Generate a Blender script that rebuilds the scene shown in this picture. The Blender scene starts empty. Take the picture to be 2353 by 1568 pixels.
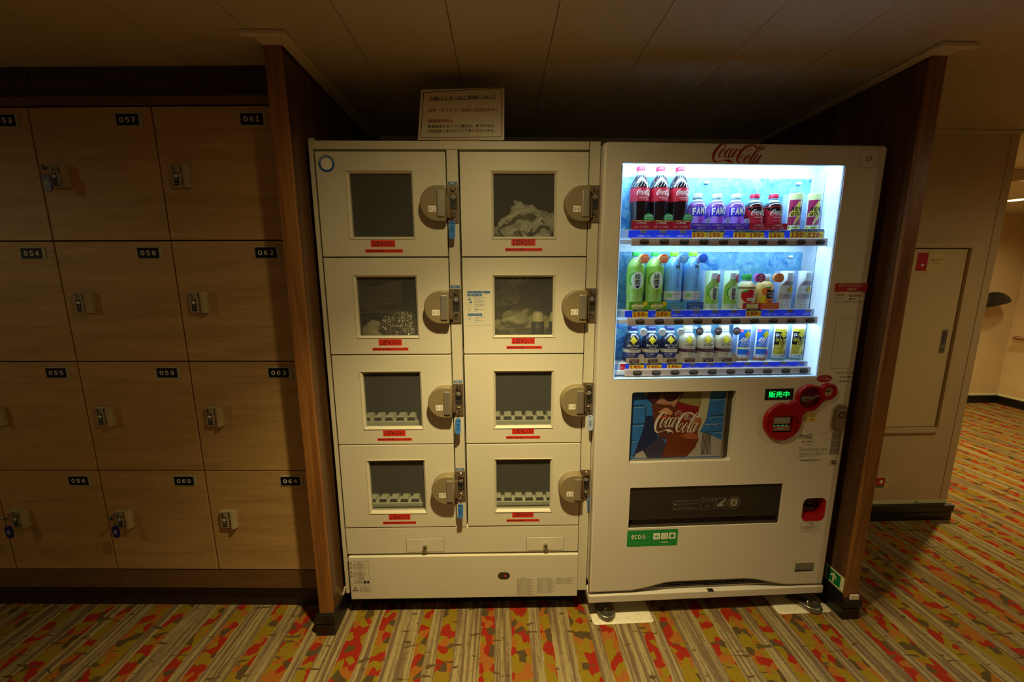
import bpy, bmesh, math, random
from math import sin, cos, pi, radians, sqrt
from mathutils import Vector, Matrix, noise
from mathutils.geometry import tessellate_polygon

C = bpy.context.scene.collection
sc = bpy.context.scene
random.seed(7)

# ------------------------------------------------------------------ camera
cd = bpy.data.cameras.new('camera'); cam = bpy.data.objects.new('camera', cd); C.objects.link(cam)
cd.sensor_fit = 'HORIZONTAL'; cd.sensor_width = 36; cd.lens = 13.3233; cd.clip_start = .02
_r = Vector((0.99950844, -0.03124864, -0.0025303)); _u = Vector((0.00764149, 0.16455126, 0.98633893)); _f = Vector((0.03040539, 0.98587342, -0.16470916))
m = Matrix.Identity(4)
for i in range(3):
    m[i][0] = _r[i]; m[i][1] = _u[i]; m[i][2] = -_f[i]
m[2][3] = 1.384
cam.matrix_world = m
sc.camera = cam
# ------------------------------------------------------------------ world, lights, exposure
w = bpy.data.worlds.new('world'); sc.world = w; w.use_nodes = True
w.node_tree.nodes['Background'].inputs[0].default_value = (1, .72, .42, 1)
w.node_tree.nodes['Background'].inputs[1].default_value = .055
sc.view_settings.view_transform = 'Standard'; sc.view_settings.look = 'None'
sc.view_settings.gamma = 1; sc.view_settings.use_curve_mapping = False
sc.view_settings.exposure = 0.0
WARM = (1, .79, .37)


def spot(name, loc, aim, power, size=150, blend=.9, rad=.035, col=WARM):
    l = bpy.data.lights.new(name, 'SPOT'); l.energy = power; l.color = col; l.spot_size = radians(size)
    l.spot_blend = blend; l.shadow_soft_size = rad
    o = bpy.data.objects.new(name, l); C.objects.link(o); o.location = loc
    o.rotation_euler = (Vector(aim) - Vector(loc)).to_track_quat('-Z', 'Y').to_euler()
    return o


spot('downlight', (.01, .68, 2.07), (.01, .68, 0), 165, 100, 1)
spot('downlight_spill', (.01, .68, 2.07), (.01, .68, 0), 24, 176, 1)
spot('downlight', (-4.0, 0, 2.07), (-4.0, 0, 0), 22, 178, .3)
spot('downlight', (2.7, .60, 2.07), (2.7, .60, 0), 30, 172, .9)
spot('downlight', (3.55, 2.55, 2.0), (3.5, 2.5, 0), 150, 150, .7, .05, (1, .79, .34))
spot('downlight', (4.75, 3.2, 1.99), (4.75, 3.1, 0), 24, 160, .9, .05)


# ------------------------------------------------------------------ materials
def lin(c):
    if isinstance(c, str):
        c = [int(c[i:i + 2], 16) / 255 for i in (0, 2, 4)]
        return tuple(x / 12.92 if x <= .04045 else ((x + .055) / 1.055) ** 2.4 for x in c) + (1,)
    return tuple(c) + (1,)


MATS = {}


def mat(name, col, rough=.5, metal=0, emit=0, spec=.5, trans=0, alpha=1, coat=0):
    if name in MATS: return MATS[name]
    M = bpy.data.materials.new(name); M.use_nodes = True
    b = M.node_tree.nodes['Principled BSDF']; c = lin(col)
    b.inputs['Base Color'].default_value = c; b.inputs['Roughness'].default_value = rough
    b.inputs['Metallic'].default_value = metal; b.inputs['Specular IOR Level'].default_value = spec
    b.inputs['Transmission Weight'].default_value = trans; b.inputs['Alpha'].default_value = alpha
    b.inputs['Coat Weight'].default_value = coat
    if emit:
        b.inputs['Emission Color'].default_value = c; b.inputs['Emission Strength'].default_value = emit
    # a trace of procedural unevenness
    MATS[name] = M
    return M


def nodes(M): return M.node_tree.nodes, M.node_tree.links


def texco(M, scale=(1, 1, 1), kind='Object', rot=(0, 0, 0)):
    n, l = nodes(M)
    t = n.new('ShaderNodeTexCoord'); mp = n.new('ShaderNodeMapping'); mp.inputs['Scale'].default_value = scale
    mp.inputs['Rotation'].default_value = rot
    l.new(t.outputs[kind], mp.inputs[0]); return mp.outputs[0]


def noise_n(M, vec, scale, detail=4, rough=.55, dist=0):
    n, l = nodes(M); t = n.new('ShaderNodeTexNoise'); t.inputs['Scale'].default_value = scale
    t.inputs['Detail'].default_value = detail; t.inputs['Roughness'].default_value = rough; t.inputs['Distortion'].default_value = dist
    l.new(vec, t.inputs['Vector']); return t


def ramp(M, fac, stops, interp='LINEAR'):
    n, l = nodes(M); r = n.new('ShaderNodeValToRGB'); cr = r.color_ramp; cr.interpolation = interp
    while len(cr.elements) < len(stops): cr.elements.new(.5)
    for e, (p, c) in zip(cr.elements, stops): e.position = p; e.color = lin(c)
    l.new(fac, r.inputs[0]); return r.outputs[0]


def math_n(M, op, a, b=None, clamp=False):
    n, l = nodes(M); t = n.new('ShaderNodeMath'); t.operation = op; t.use_clamp = clamp
    for i, v in enumerate((a, b)):
        if v is None: continue
        if hasattr(v, 'is_linked') or hasattr(v, 'links'): l.new(v, t.inputs[i])
        else: t.inputs[i].default_value = v
    return t.outputs[0]


def mix(M, fac, a, b):
    n, l = nodes(M); t = n.new('ShaderNodeMix'); t.data_type = 'RGBA'
    if hasattr(fac, 'links'): l.new(fac, t.inputs[0])
    else: t.inputs[0].default_value = fac
    for v, s in ((a, 6), (b, 7)):
        if hasattr(v, 'links'): l.new(v, t.inputs[s])
        else: t.inputs[s].default_value = lin(v)
    return t.outputs[2]


def setcol(M, sock): M.node_tree.links.new(sock, M.node_tree.nodes['Principled BSDF'].inputs['Base Color'])


def bump(M, h, strength=.2, dist=.002):
    n, l = nodes(M); b = n.new('ShaderNodeBump'); b.inputs['Strength'].default_value = strength; b.inputs['Distance'].default_value = dist
    l.new(h, b.inputs['Height']); l.new(b.outputs[0], n['Principled BSDF'].inputs['Normal'])


def wood(name, a, b, c, scale, rough=.42, fine=None):
    M = mat(name, a, rough)
    v = texco(M, scale)
    n1 = noise_n(M, v, 1, 5, .6, .6); n2 = noise_n(M, texco(M, fine or tuple(s * 5 for s in scale)), 1, 3, .7)
    f = math_n(M, 'ADD', math_n(M, 'MULTIPLY', n1.outputs[0], .65), math_n(M, 'MULTIPLY', n2.outputs[0], .35))
    setcol(M, ramp(M, f, [(.36, c), (.5, a), (.66, b)])); bump(M, n2.outputs[0], .12, .001)
    return M


# pale horizontal-grained oak for the locker doors, orange brown vertical grain for the partitions
OAK = wood('pale_oak_laminate', 'b4905a', 'c19c66', 'a3804c', (2.2, 2, 26), .5, (9, 8, 220))
TEAK = wood('orange_teak_veneer', '8a5a2c', 'a5733a', '66401e', (26, 26, 1.5), .38, (190, 190, 4))
TEAKS = wood('brown_teak_veneer', '62452b', '705235', '49321e', (26, 14, 1.2), .22, (150, 120, 3))
KICK = wood('brown_kick_laminate', '6c4d2d', '785733', '5d4024', (4, 4, 40), .5)
FASC = wood('dark_fascia_laminate', '3a2c20', '43342a', '2d221a', (4, 4, 60), .5)
PLINTH = mat('dark_plinth', '2c1a14', .5)
BLACK = mat('black_vinyl', '15120f', .38)
GAP = mat('dark_gap', '0c0a08', .8)
CEIL = mat('cream_ceiling_panel', 'c4b8a2', .5)
WALLC = mat('cream_wall_panel', 'cdb48c', .55)
TRIMC = mat('ivory_trim', 'd9cdb2', .45)
GLOW = mat('luminous_strip', 'dcdcae', .5)
CREAM = mat('cream_enamel', 'd2ccb6', .5)
CREAM2 = mat('cream_enamel_frame', 'cbc5ae', .5)
for M_, amt in ((CREAM, .03), (WALLC, .05), (CEIL, .04)):
    n_ = noise_n(M_, texco(M_), 3, 4); base = M_.node_tree.nodes['Principled BSDF'].inputs['Base Color'].default_value[:3]
    setcol(M_, ramp(M_, n_.outputs[0], [(.3, tuple(x * (1 - amt) for x in base)), (.7, tuple(min(1, x * (1 + amt)) for x in base))]))
VWHITE = mat('white_enamel', 'd0cabd', .42)
WHITE = mat('white_plastic', 'e8e8e4', .4)
HANDLE = mat('olive_grey_plastic', '857757', .45)
ALU = mat('brushed_aluminium', 'aaa496', .38, .7)
STEEL = mat('worn_steel', '9b968a', .3, .85)
CHROME = mat('chrome', 'c8c4ba', .16, 1)
BRONZE = mat('taupe_metal', '7d6a55', .4, .5)
RED = mat('red_sticker', 'e23423', .5)
INK = mat('black_ink', '120d0b', .6)
WPAPER = mat('white_paper', 'ece6d8', .6)
BLUE = mat('blue_print', '0f5c9e', .5)
BLUETAG = mat('blue_key_tag', '3b7fd0', .35)
PALETAG = mat('pale_blue_key_tag', 'a9bede', .35)
NAVYTAG = mat('navy_key_tag', '0b1870', .35)
REDP = mat('red_plastic', '96040a', .3, coat=.2)
REDD = mat('dark_red_plastic', '6d0408', .4)
LINER = mat('grey_interior', 'b5b4ac', .5)
TRAY = mat('white_corrugated_tray', 'd4d8c8', .35)
SLITM = mat('dark_slit', '0f0d0a', .8)
NAVY = mat('navy_plate', '14141f', .5, spec=.15)
PLATEG = mat('grey_green_plate_frame', 'a8a486', .5)
BEIGE = mat('beige_lock_plastic', 'a3946e', .45)
GREY = mat('grey_sticker', '8c857a', .5)
GREENS = mat('green_sticker', '0c8a3a', .5)
DGREEN = mat('dark_green_sign', '0a7a45', .5)
LED = mat('led_diffuser', (.52, .78, 1.0), .5, emit=46)
LEDR = mat('red_digit_light', (1, .02, .03), .5, emit=.5)
LEDG = mat('green_led_text', (.0, 1, .16), .5, emit=.9)
LEDG2 = mat('green_led_dot', (.0, 1, .25), .5, emit=1.2)
LAMP = mat('lamp_lens', (1, .86, .6), .5, emit=2.2)
SMOKE = mat('smoked_liner', '3a332c', .35)


def pane(name, tint, gloss, rough=.02, haze=0):
    M = bpy.data.materials.new(name); M.use_nodes = True; n, l = nodes(M); n.remove(n['Principled BSDF'])
    t = n.new('ShaderNodeBsdfTransparent'); t.inputs[0].default_value = tint + (1,)
    g = n.new('ShaderNodeBsdfGlossy'); g.inputs['Roughness'].default_value = rough
    lw = n.new('ShaderNodeLayerWeight'); lw.inputs[0].default_value = .5
    fac = math_n(M, 'MULTIPLY', math_n(M, 'ADD', math_n(M, 'MULTIPLY', math_n(M, 'POWER', lw.outputs['Facing'], 5), .9), .035), gloss)
    base = t.outputs[0]
    if haze:                                     # diffuse share added as a pale haze to brighten the dark panes
        df = n.new('ShaderNodeBsdfDiffuse'); df.inputs[0].default_value = (.8, .8, .78, 1); ms = n.new('ShaderNodeMixShader'); ms.inputs[0].default_value = haze
        l.new(t.outputs[0], ms.inputs[1]); l.new(df.outputs[0], ms.inputs[2]); base = ms.outputs[0]
    mx = n.new('ShaderNodeMixShader'); l.new(fac, mx.inputs[0]); l.new(base, mx.inputs[1]); l.new(g.outputs[0], mx.inputs[2])
    l.new(mx.outputs[0], n['Material Output'].inputs[0]); return M


GLASS = pane('clear_glass', (.97, .98, .98), .5)
SMOKEGLASS = pane('smoked_glass', (.82, .82, .78), .25, .1, .05)
CLEARP = pane('clear_plastic', (.78, .86, .9), 1.6, .08)
SLOTGLASS = pane('dark_slot_flap', (.55, .50, .46), 1.0, .15, .02)


def carpet():
    M = mat('patterned_carpet', 'ffffff', .95, spec=.1)
    n, l = nodes(M)
    geo = n.new('ShaderNodeNewGeometry'); pos = geo.outputs['Position']
    # slightly wandering x so that the bands have soft ragged edges
    wn = n.new('ShaderNodeTexNoise'); wn.inputs['Scale'].default_value = 9; wn.inputs['Detail'].default_value = 3; l.new(pos, wn.inputs['Vector'])
    sx = n.new('ShaderNodeSeparateXYZ'); l.new(pos, sx.inputs[0])
    xw = math_n(M, 'ADD', sx.outputs[0], math_n(M, 'MULTIPLY', math_n(M, 'SUBTRACT', wn.outputs[0], .5), .022))
    fx = math_n(M, 'FRACT', math_n(M, 'DIVIDE', math_n(M, 'ADD', xw, .607 + 8.81), .881))
    W, B = (1, 1, 1), (0, 0, 0)
    mask = ramp(M, fx, [(0, W), (.079, B), (.126, W), (.188, B), (.312, W), (.356, B), (.409, W), (.476, B), (.587, W), (.649, B), (.723, W), (.807, B), (.857, W), (.906, B)], 'CONSTANT')
    # striped part: long cream and taupe streaks
    mp = n.new('ShaderNodeMapping'); mp.inputs['Scale'].default_value = (62, 1.6, 1); l.new(pos, mp.inputs[0])
    s1 = noise_n(M, mp.outputs[0], 1, 3, .6, .25)
    mp2 = n.new('ShaderNodeMapping'); mp2.inputs['Scale'].default_value = (160, 26, 1); l.new(pos, mp2.inputs[0])
    s2 = noise_n(M, mp2.outputs[0], 1, 4, .7)
    sv = math_n(M, 'ADD', math_n(M, 'MULTIPLY', s1.outputs[0], .8), math_n(M, 'MULTIPLY', s2.outputs[0], .2))
    streak = ramp(M, sv, [(0, '7a6856'), (.43, '84715f'), (.475, '94816a'), (.51, 'a99a78'), (.57, 'c0b48b'), (.8, 'b0a27e')])
    # coloured part: torn patches
    vm = n.new('ShaderNodeMapping'); vm.inputs['Scale'].default_value = (1.0, 1.0, 1); l.new(pos, vm.inputs[0])
    jn = noise_n(M, pos, 30, 2)
    vadd = n.new('ShaderNodeVectorMath'); vadd.operation = 'MULTIPLY_ADD'; l.new(jn.outputs['Color'], vadd.inputs[0]); vadd.inputs[1].default_value = (.014, .014, 0); l.new(vm.outputs[0], vadd.inputs[2])
    vo = n.new('ShaderNodeTexVoronoi'); vo.voronoi_dimensions = '2D'; vo.inputs['Scale'].default_value = 35; vo.inputs['Randomness'].default_value = .95
    l.new(vadd.outputs[0], vo.inputs['Vector'])
    sc_ = n.new('ShaderNodeSeparateColor'); l.new(vo.outputs['Color'], sc_.inputs[0])
    patch = ramp(M, sc_.outputs[0], [(0, 'b23020'), (.28, 'b87430'), (.52, 'a48e24'), (.90, '64553c')], 'CONSTANT')
    col = mix(M, mask, streak, patch)
    # dark leaf-like shards lying across the bands
    sm = n.new('ShaderNodeMapping'); sm.inputs['Scale'].default_value = (13, 44, 1); l.new(pos, sm.inputs[0])
    sn = noise_n(M, sm.outputs[0], 1, 2, .45, .6)
    col = mix(M, math_n(M, 'GREATER_THAN', sn.outputs[0], .665), col, '6b5a3e')
    # fine cross cracks in the weave pattern
    cm = n.new('ShaderNodeMapping'); cm.inputs['Scale'].default_value = (60, 130, 1); l.new(pos, cm.inputs[0])
    cn = noise_n(M, cm.outputs[0], 1, 3, .6, .8)
    col = mix(M, math_n(M, 'MULTIPLY', math_n(M, 'GREATER_THAN', cn.outputs[0], .62), .35), col, '6b5a46')
    # tufts
    tn = noise_n(M, pos, 520, 2)
    col = mix(M, math_n(M, 'MULTIPLY', tn.outputs[0], .35), col, (.03, .025, .02))
    mm = n.new('ShaderNodeVectorMath'); mm.operation = 'MULTIPLY'; l.new(col, mm.inputs[0]); mm.inputs[1].default_value = (.74, .67, .52)
    setcol(M, mm.outputs[0]); bump(M, tn.outputs[0], .5, .002)
    return M


CARPET = carpet()


def ice():
    M = mat('ice_print', '58b8f0', .4)
    n, l = nodes(M)
    v = texco(M)
    a = noise_n(M, v, 22, 8, .72, 1.6); w2 = noise_n(M, v, 14, 3)
    va = n.new('ShaderNodeVectorMath'); va.operation = 'MULTIPLY_ADD'; l.new(w2.outputs['Color'], va.inputs[0]); va.inputs[1].default_value = (.05, .05, .05); l.new(v, va.inputs[2])
    vo = n.new('ShaderNodeTexVoronoi'); vo.feature = 'DISTANCE_TO_EDGE'; vo.inputs['Scale'].default_value = 24; l.new(va.outputs[0], vo.inputs['Vector'])
    e = math_n(M, 'LESS_THAN', vo.outputs['Distance'], .035)
    c1 = ramp(M, a.outputs[0], [(.36, '1a62b8'), (.44, '3f9ade'), (.5, '74c4f0'), (.55, 'b4e6f8'), (.6, '8fd2f2'), (.68, '3c96dc')])
    col = mix(M, math_n(M, 'MULTIPLY', e, .35), c1, 'd8f6ff')
    v2 = n.new('ShaderNodeTexVoronoi'); v2.inputs['Scale'].default_value = 38; l.new(va.outputs[0], v2.inputs['Vector'])
    s2 = n.new('ShaderNodeSeparateColor'); l.new(v2.outputs['Color'], s2.inputs[0])
    col = mix(M, .45, col, ramp(M, s2.outputs[0], [(0, '2474c4'), (.35, '4ea6e2'), (.7, '92d4f2'), (1, 'd4f4fc')]))
    b2 = noise_n(M, v, 6, 2)
    col = mix(M, ramp(M, b2.outputs[0], [(.42, (0, 0, 0)), (.6, (.55, .55, .55))]), col, '9fe0f4')
    mm = n.new('ShaderNodeVectorMath'); mm.operation = 'MULTIPLY'; l.new(col, mm.inputs[0]); mm.inputs[1].default_value = (.50, .60, .68)
    setcol(M, mm.outputs[0]); return M


ICE = ice()


def floral():
    M = mat('floral_cloth', 'd8d2c0', .9); n, l = nodes(M)
    v = texco(M); a = noise_n(M, v, 42, 3, .6, 2.0); b = noise_n(M, v, 24, 3, .6, 1.5)
    col = mix(M, math_n(M, 'GREATER_THAN', a.outputs[0], .56), 'e0d9c2', '2a2a1c')
    col = mix(M, math_n(M, 'GREATER_THAN', b.outputs[0], .62), col, '8a4a28')
    setcol(M, col); return M


FLORAL = floral()


# ------------------------------------------------------------------ geometry helpers
class MB:
    def __init__(s): s.v = []; s.f = []; s.mi = []; s.sm = []; s.mats = []

    def mid(s, M):
        if M not in s.mats: s.mats.append(M)
        return s.mats.index(M)

    def add(s, vs, fs, M, smooth=False):
        o = len(s.v); s.v += [tuple(p) for p in vs]; k = s.mid(M)
        for f in fs: s.f.append([i + o for i in f]); s.mi.append(k); s.sm.append(smooth)
        return s

    def box(s, x0, x1, y0, y1, z0, z1, M, bev=0, seg=2):
        if bev <= 0:
            vs = [(x, y, z) for x in (x0, x1) for y in (y0, y1) for z in (z0, z1)]
            return s.add(vs, [(0, 1, 3, 2), (4, 6, 7, 5), (0, 4, 5, 1), (2, 3, 7, 6), (0, 2, 6, 4), (1, 5, 7, 3)], M)
        bm = bmesh.new(); bmesh.ops.create_cube(bm, size=1)
        for v in bm.verts: v.co = Vector(((x0 + x1) / 2 + v.co.x * (x1 - x0), (y0 + y1) / 2 + v.co.y * (y1 - y0), (z0 + z1) / 2 + v.co.z * (z1 - z0)))
        bmesh.ops.bevel(bm, geom=bm.edges[:], offset=bev, segments=seg, profile=.5, affect='EDGES')
        return s.bm(bm, M, seg > 2)

    def bm(s, bm, M, smooth=False, fn=None):
        bm.verts.index_update()
        s.add([fn(v.co) if fn else v.co[:] for v in bm.verts], [[v.index for v in f.verts] for f in bm.faces], M, smooth); bm.free(); return s

    def lathe(s, prof, cx, cy, z0, M, seg=28, rx=1, ry=1, a0=0, a1=2 * pi, smooth=True):
        full = abs(a1 - a0 - 2 * pi) < 1e-6; n = seg if full else seg + 1; vs = []; fs = []
        for r, z in prof:
            for i in range(n):
                a = a0 + (a1 - a0) * i / seg
                vs.append((cx + r * rx * sin(a), cy - r * ry * cos(a), z0 + z))
        for j in range(len(prof) - 1):
            for i in range(seg):
                k = (i + 1) % n
                fs.append((j * n + i, j * n + k, (j + 1) * n + k, (j + 1) * n + i))
        if full:
            if prof[0][0] > 1e-4: fs.append(tuple(range(n))[::-1])
            if prof[-1][0] > 1e-4: fs.append(tuple(range((len(prof) - 1) * n, len(prof) * n)))
        return s.add(vs, fs, M, smooth)

    def tube(s, pts, r, M, seg=8, closed=False):
        pts = [Vector(p) for p in pts]; vs = []; fs = []; n = len(pts)
        for i, p in enumerate(pts):
            t = (pts[(i + 1) % n] - pts[i - 1]) if closed else (pts[min(i + 1, n - 1)] - pts[max(i - 1, 0)])
            t.normalize(); a = t.cross(Vector((0, 0, 1)) if abs(t.z) < .9 else Vector((1, 0, 0))).normalized(); b = t.cross(a)
            rr = r[i] if isinstance(r, (list, tuple)) else r
            for k in range(seg):
                q = 2 * pi * k / seg; vs.append(p + (a * cos(q) + b * sin(q)) * rr)
        for i in range(n if closed else n - 1):
            j = (i + 1) % n
            for k in range(seg):
                k2 = (k + 1) % seg; fs.append((i * seg + k, i * seg + k2, j * seg + k2, j * seg + k))
        if not closed: fs += [tuple(range(seg)), tuple(range((n - 1) * seg, n * seg))]
        return s.add(vs, fs, M, True)

    def cyl(s, cx, cz, r, y0, y1, M, seg=24, bev=0):      # axis along y
        c = bev
        rings = [(r - c, y0), (r, y0 + c), (r, y1)] if c else [(r, y0), (r, y1)]
        vs = []; fs = []
        for rr, y in rings:
            for i in range(seg):
                a = 2 * pi * i / seg; vs.append((cx + rr * cos(a), y, cz + rr * sin(a)))
        for j in range(len(rings) - 1):
            for i in range(seg):
                k = (i + 1) % seg; fs.append((j * seg + i, j * seg + k, (j + 1) * seg + k, (j + 1) * seg + i))
        fs.append(tuple(range(seg))); fs.append(tuple(range((len(rings) - 1) * seg, len(rings) * seg))[::-1])
        return s.add(vs, fs, M)

    def plate(s, outer, holes, y0, y1, M, rnd=0, back=True):
        # a slab facing -y with holes; rnd rounds the outer front edge
        rings = []
        if rnd:
            for k in range(4):
                a = k / 3 * pi / 2; rings.append((rnd * (1 - sin(a)), y0 + rnd * (1 - cos(a))))
        else: rings = [(0, y0)]
        rings.append((0, y1))
        first = offset_poly(outer, rings[0][0])
        loops = [first] + holes
        tri = tessellate_polygon([[Vector((p[0], p[1], 0)) for p in L] for L in loops])
        flat = [p for L in loops for p in L]
        s.add([(p[0], y0, p[1]) for p in flat], [orient(flat, t) for t in tri], M)
        if back and not holes: s.add([(p[0], y1, p[1]) for p in outer], [tuple(range(len(outer)))[::-1]], M)
        n = len(outer); vs = []; fs = []
        for o, y in rings: vs += [(p[0], y, p[1]) for p in offset_poly(outer, o)]
        for j in range(len(rings) - 1):
            for i in range(n):
                k = (i + 1) % n; fs.append((j * n + i, (j + 1) * n + i, (j + 1) * n + k, j * n + k))
        s.add(vs, fs, M, bool(rnd) and n > 12)
        for H in holes:
            n = len(H); s.add([(p[0], y0, p[1]) for p in H] + [(p[0], y1, p[1]) for p in H], [(i, (i + 1) % n, n + (i + 1) % n, n + i) for i in range(n)], M)
        return s

    def mesh(s, name, off=(0, 0, 0)):
        me = bpy.data.meshes.new(name)
        me.from_pydata([(x - off[0], y - off[1], z - off[2]) for x, y, z in s.v], [], s.f)
        for M in s.mats: me.materials.append(M)
        me.polygons.foreach_set('material_index', s.mi); me.polygons.foreach_set('use_smooth', s.sm)
        me.update(); return me


def orient(flat, t):
    a, b, c = (flat[i] for i in t)
    return tuple(t) if (b[0] - a[0]) * (c[1] - a[1]) - (b[1] - a[1]) * (c[0] - a[0]) > 0 else tuple(t)[::-1]


def area2(p): return sum(p[i - 1][0] * p[i][1] - p[i][0] * p[i - 1][1] for i in range(len(p)))


def offset_poly(P, d):
    if not d: return list(P)
    sgn = 1 if area2(P) > 0 else -1; n = len(P); out = []
    for i in range(n):
        a, b, c = Vector(P[i - 1]), Vector(P[i]), Vector(P[(i + 1) % n])
        e1 = (b - a).normalized(); e2 = (c - b).normalized()
        n1 = Vector((-e1.y, e1.x)) * sgn; n2 = Vector((-e2.y, e2.x)) * sgn
        q = n1 + n2; q = q / max(.3, q.dot(n1)); out.append((b.x + q.x * d, b.y + q.y * d))
    return out


def rr(x0, x1, z0, z1, r, n=5):
    P = []
    for cx, cz, a in ((x1 - r, z0 + r, -90), (x1 - r, z1 - r, 0), (x0 + r, z1 - r, 90), (x0 + r, z0 + r, 180)):
        for i in range(n + 1):
            t = radians(a + 90 * i / n); P.append((cx + r * cos(t), cz + r * sin(t)))
    return P


def rect(x0, x1, z0, z1): return [(x0, z0), (x1, z0), (x1, z1), (x0, z1)]


def disc(cx, cz, rx, rz=None, n=28, a0=0, a1=2 * pi):
    rz = rz or rx; full = abs(a1 - a0) > 6.28
    return [(cx + rx * cos(a0 + (a1 - a0) * i / n), cz + rz * sin(a0 + (a1 - a0) * i / n)) for i in range(n if full else n + 1)]


TC = {}


def _raw(s, bold=0):
    c = bpy.data.curves.new('t', 'FONT'); c.body = s; c.resolution_u = 2; c.offset = bold
    o = bpy.data.objects.new('t', c); C.objects.link(o)
    me = bpy.data.meshes.new_from_object(o.evaluated_get(bpy.context.evaluated_depsgraph_get()))
    vs = [(v.co.x, v.co.y) for v in me.vertices]; fs = [list(p.vertices) for p in me.polygons]
    bpy.data.objects.remove(o); bpy.data.curves.remove(c); bpy.data.meshes.remove(me)
    return vs, fs


def text2d(s, bold=0):
    """outlines of a line of text; Latin characters are taken from the same face as the Japanese ones"""
    k = (s, bold)
    if k in TC: return TC[k]
    if s.isascii() or '¥' in s:
        vs, fs, x = [], [], 0
        for ch in s:
            if ch == ' ': x += .32; continue
            fw = '￥' if ch == '¥' else (chr(ord(ch) + 0xFEE0) if 32 < ord(ch) < 127 else ch)
            kk = ('glyph', fw, bold)
            if kk not in TC: TC[kk] = _raw(fw, bold * .6)
            gv, gf = TC[kk]
            if not gv: continue
            a, b = min(v[0] for v in gv), max(v[0] for v in gv); o = len(vs)
            vs += [(v[0] - a + x, v[1]) for v in gv]; fs += [[i + o for i in f] for f in gf]; x += (b - a) + .085
    else:
        vs, fs = _raw(s)
        if bold:                                  # embolden by a doubled, slightly shifted print
            o = len(vs); vs = vs + [(x + .035, y) for x, y in vs]; fs = fs + [[i + o for i in f] for f in fs]
    if not vs: vs = [(0, 0)]; fs = []
    TC[k] = (vs, fs)
    return TC[k]


class D2:
    """flat print: layered shapes in (x,z), laid later on a plane or round a body"""
    def __init__(s): s.L = []

    def poly(s, P, M, layer=1):
        t = tessellate_polygon([[Vector((p[0], p[1], 0)) for p in P]]); s.L.append((list(P), [orient(P, q) for q in t], M, layer)); return s

    def rect(s, x0, x1, z0, z1, M, layer=1): return s.poly(rect(x0, x1, z0, z1), M, layer)

    def frame(s, x0, x1, z0, z1, t, M, layer=2):
        for a in ((x0, x1, z0, z0 + t), (x0, x1, z1 - t, z1), (x0, x0 + t, z0 + t, z1 - t), (x1 - t, x1, z0 + t, z1 - t)): s.rect(*a, M, layer)
        return s

    def ring(s, cx, cz, r0, r1, M, layer=2, n=28, a0=0, a1=2 * pi):
        A = [(a0 + (a1 - a0) * i / n) for i in range(n + 1)]
        vs = [(cx + r1 * cos(a), cz + r1 * sin(a)) for a in A] + [(cx + r0 * cos(a), cz + r0 * sin(a)) for a in A]
        s.L.append((vs, [(i, i + 1, n + 2 + i, n + 1 + i) for i in range(n)], M, layer)); return s

    def text(s, t, x, z, h, M, layer=3, w=None, align='c', bold=0, rot=0, shear=0, sx=1):
        """h = height of the capitals / characters, (x,z) = middle (or left/right end) of the line; w = total width"""
        vs, fs = text2d(t, bold)
        x0 = min(v[0] for v in vs); x1 = max(v[0] for v in vs); y0 = min(v[1] for v in vs); y1 = max(v[1] for v in vs)
        k = h / max(y1 - y0, .3); kx = (w / max(x1 - x0, .01)) if w else k
        kx *= sx
        out = []
        for vx, vy in vs:
            px = (vx - x0) * kx; py = (vy - (y0 + y1) / 2) * k; W = (x1 - x0) * kx
            px -= {'c': W / 2, 'l': 0, 'r': W}[align]; px += shear * py
            out.append((x + px * cos(rot) - py * sin(rot), z + px * sin(rot) + py * cos(rot)))
        s.L.append((out, fs, M, layer)); return s

    def into(s, mb, fn, step=None):
        for vs, fs, M, layer in s.L:
            if step:
                bm = bmesh.new(); bv = [bm.verts.new((x, 0, z)) for x, z in vs]
                for f in fs:
                    try: bm.faces.new([bv[i] for i in f])
                    except ValueError: pass
                x0 = min(v[0] for v in vs); x1 = max(v[0] for v in vs); k = math.ceil(x0 / step)
                while k * step < x1:
                    bmesh.ops.bisect_plane(bm, geom=bm.verts[:] + bm.edges[:] + bm.faces[:], plane_co=(k * step, 0, 0), plane_no=(1, 0, 0)); k += 1
                mb.bm(bm, M, False, lambda c: fn(c.x, c.z, layer))
            else: mb.add([fn(x, z, layer) for x, z in vs], fs, M)
        return mb


def on_plane(y, e=.0003): return lambda x, z, k: (x, y - e * k, z)


def on_cyl(R, cx, cy, e=.0003): return lambda x, z, k: (cx + (R + e * k) * sin(x / R), cy - (R + e * k) * cos(x / R), z)


def on_lathe(prof, cx, cy, z0, e=.00035, sh=-.013):
    def fn(x, z, k):
        x += sh
        R = prof[-1][0]
        for (r0, a), (r1, b) in zip(prof, prof[1:]):
            if a <= z <= b: R = r0 + (r1 - r0) * (z - a) / max(b - a, 1e-6); break
        Rm = max(q[0] for q in prof)
        return (cx + (R + e * k) * sin(x / Rm), cy - (R + e * k) * cos(x / Rm), z0 + z)
    return fn


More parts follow.
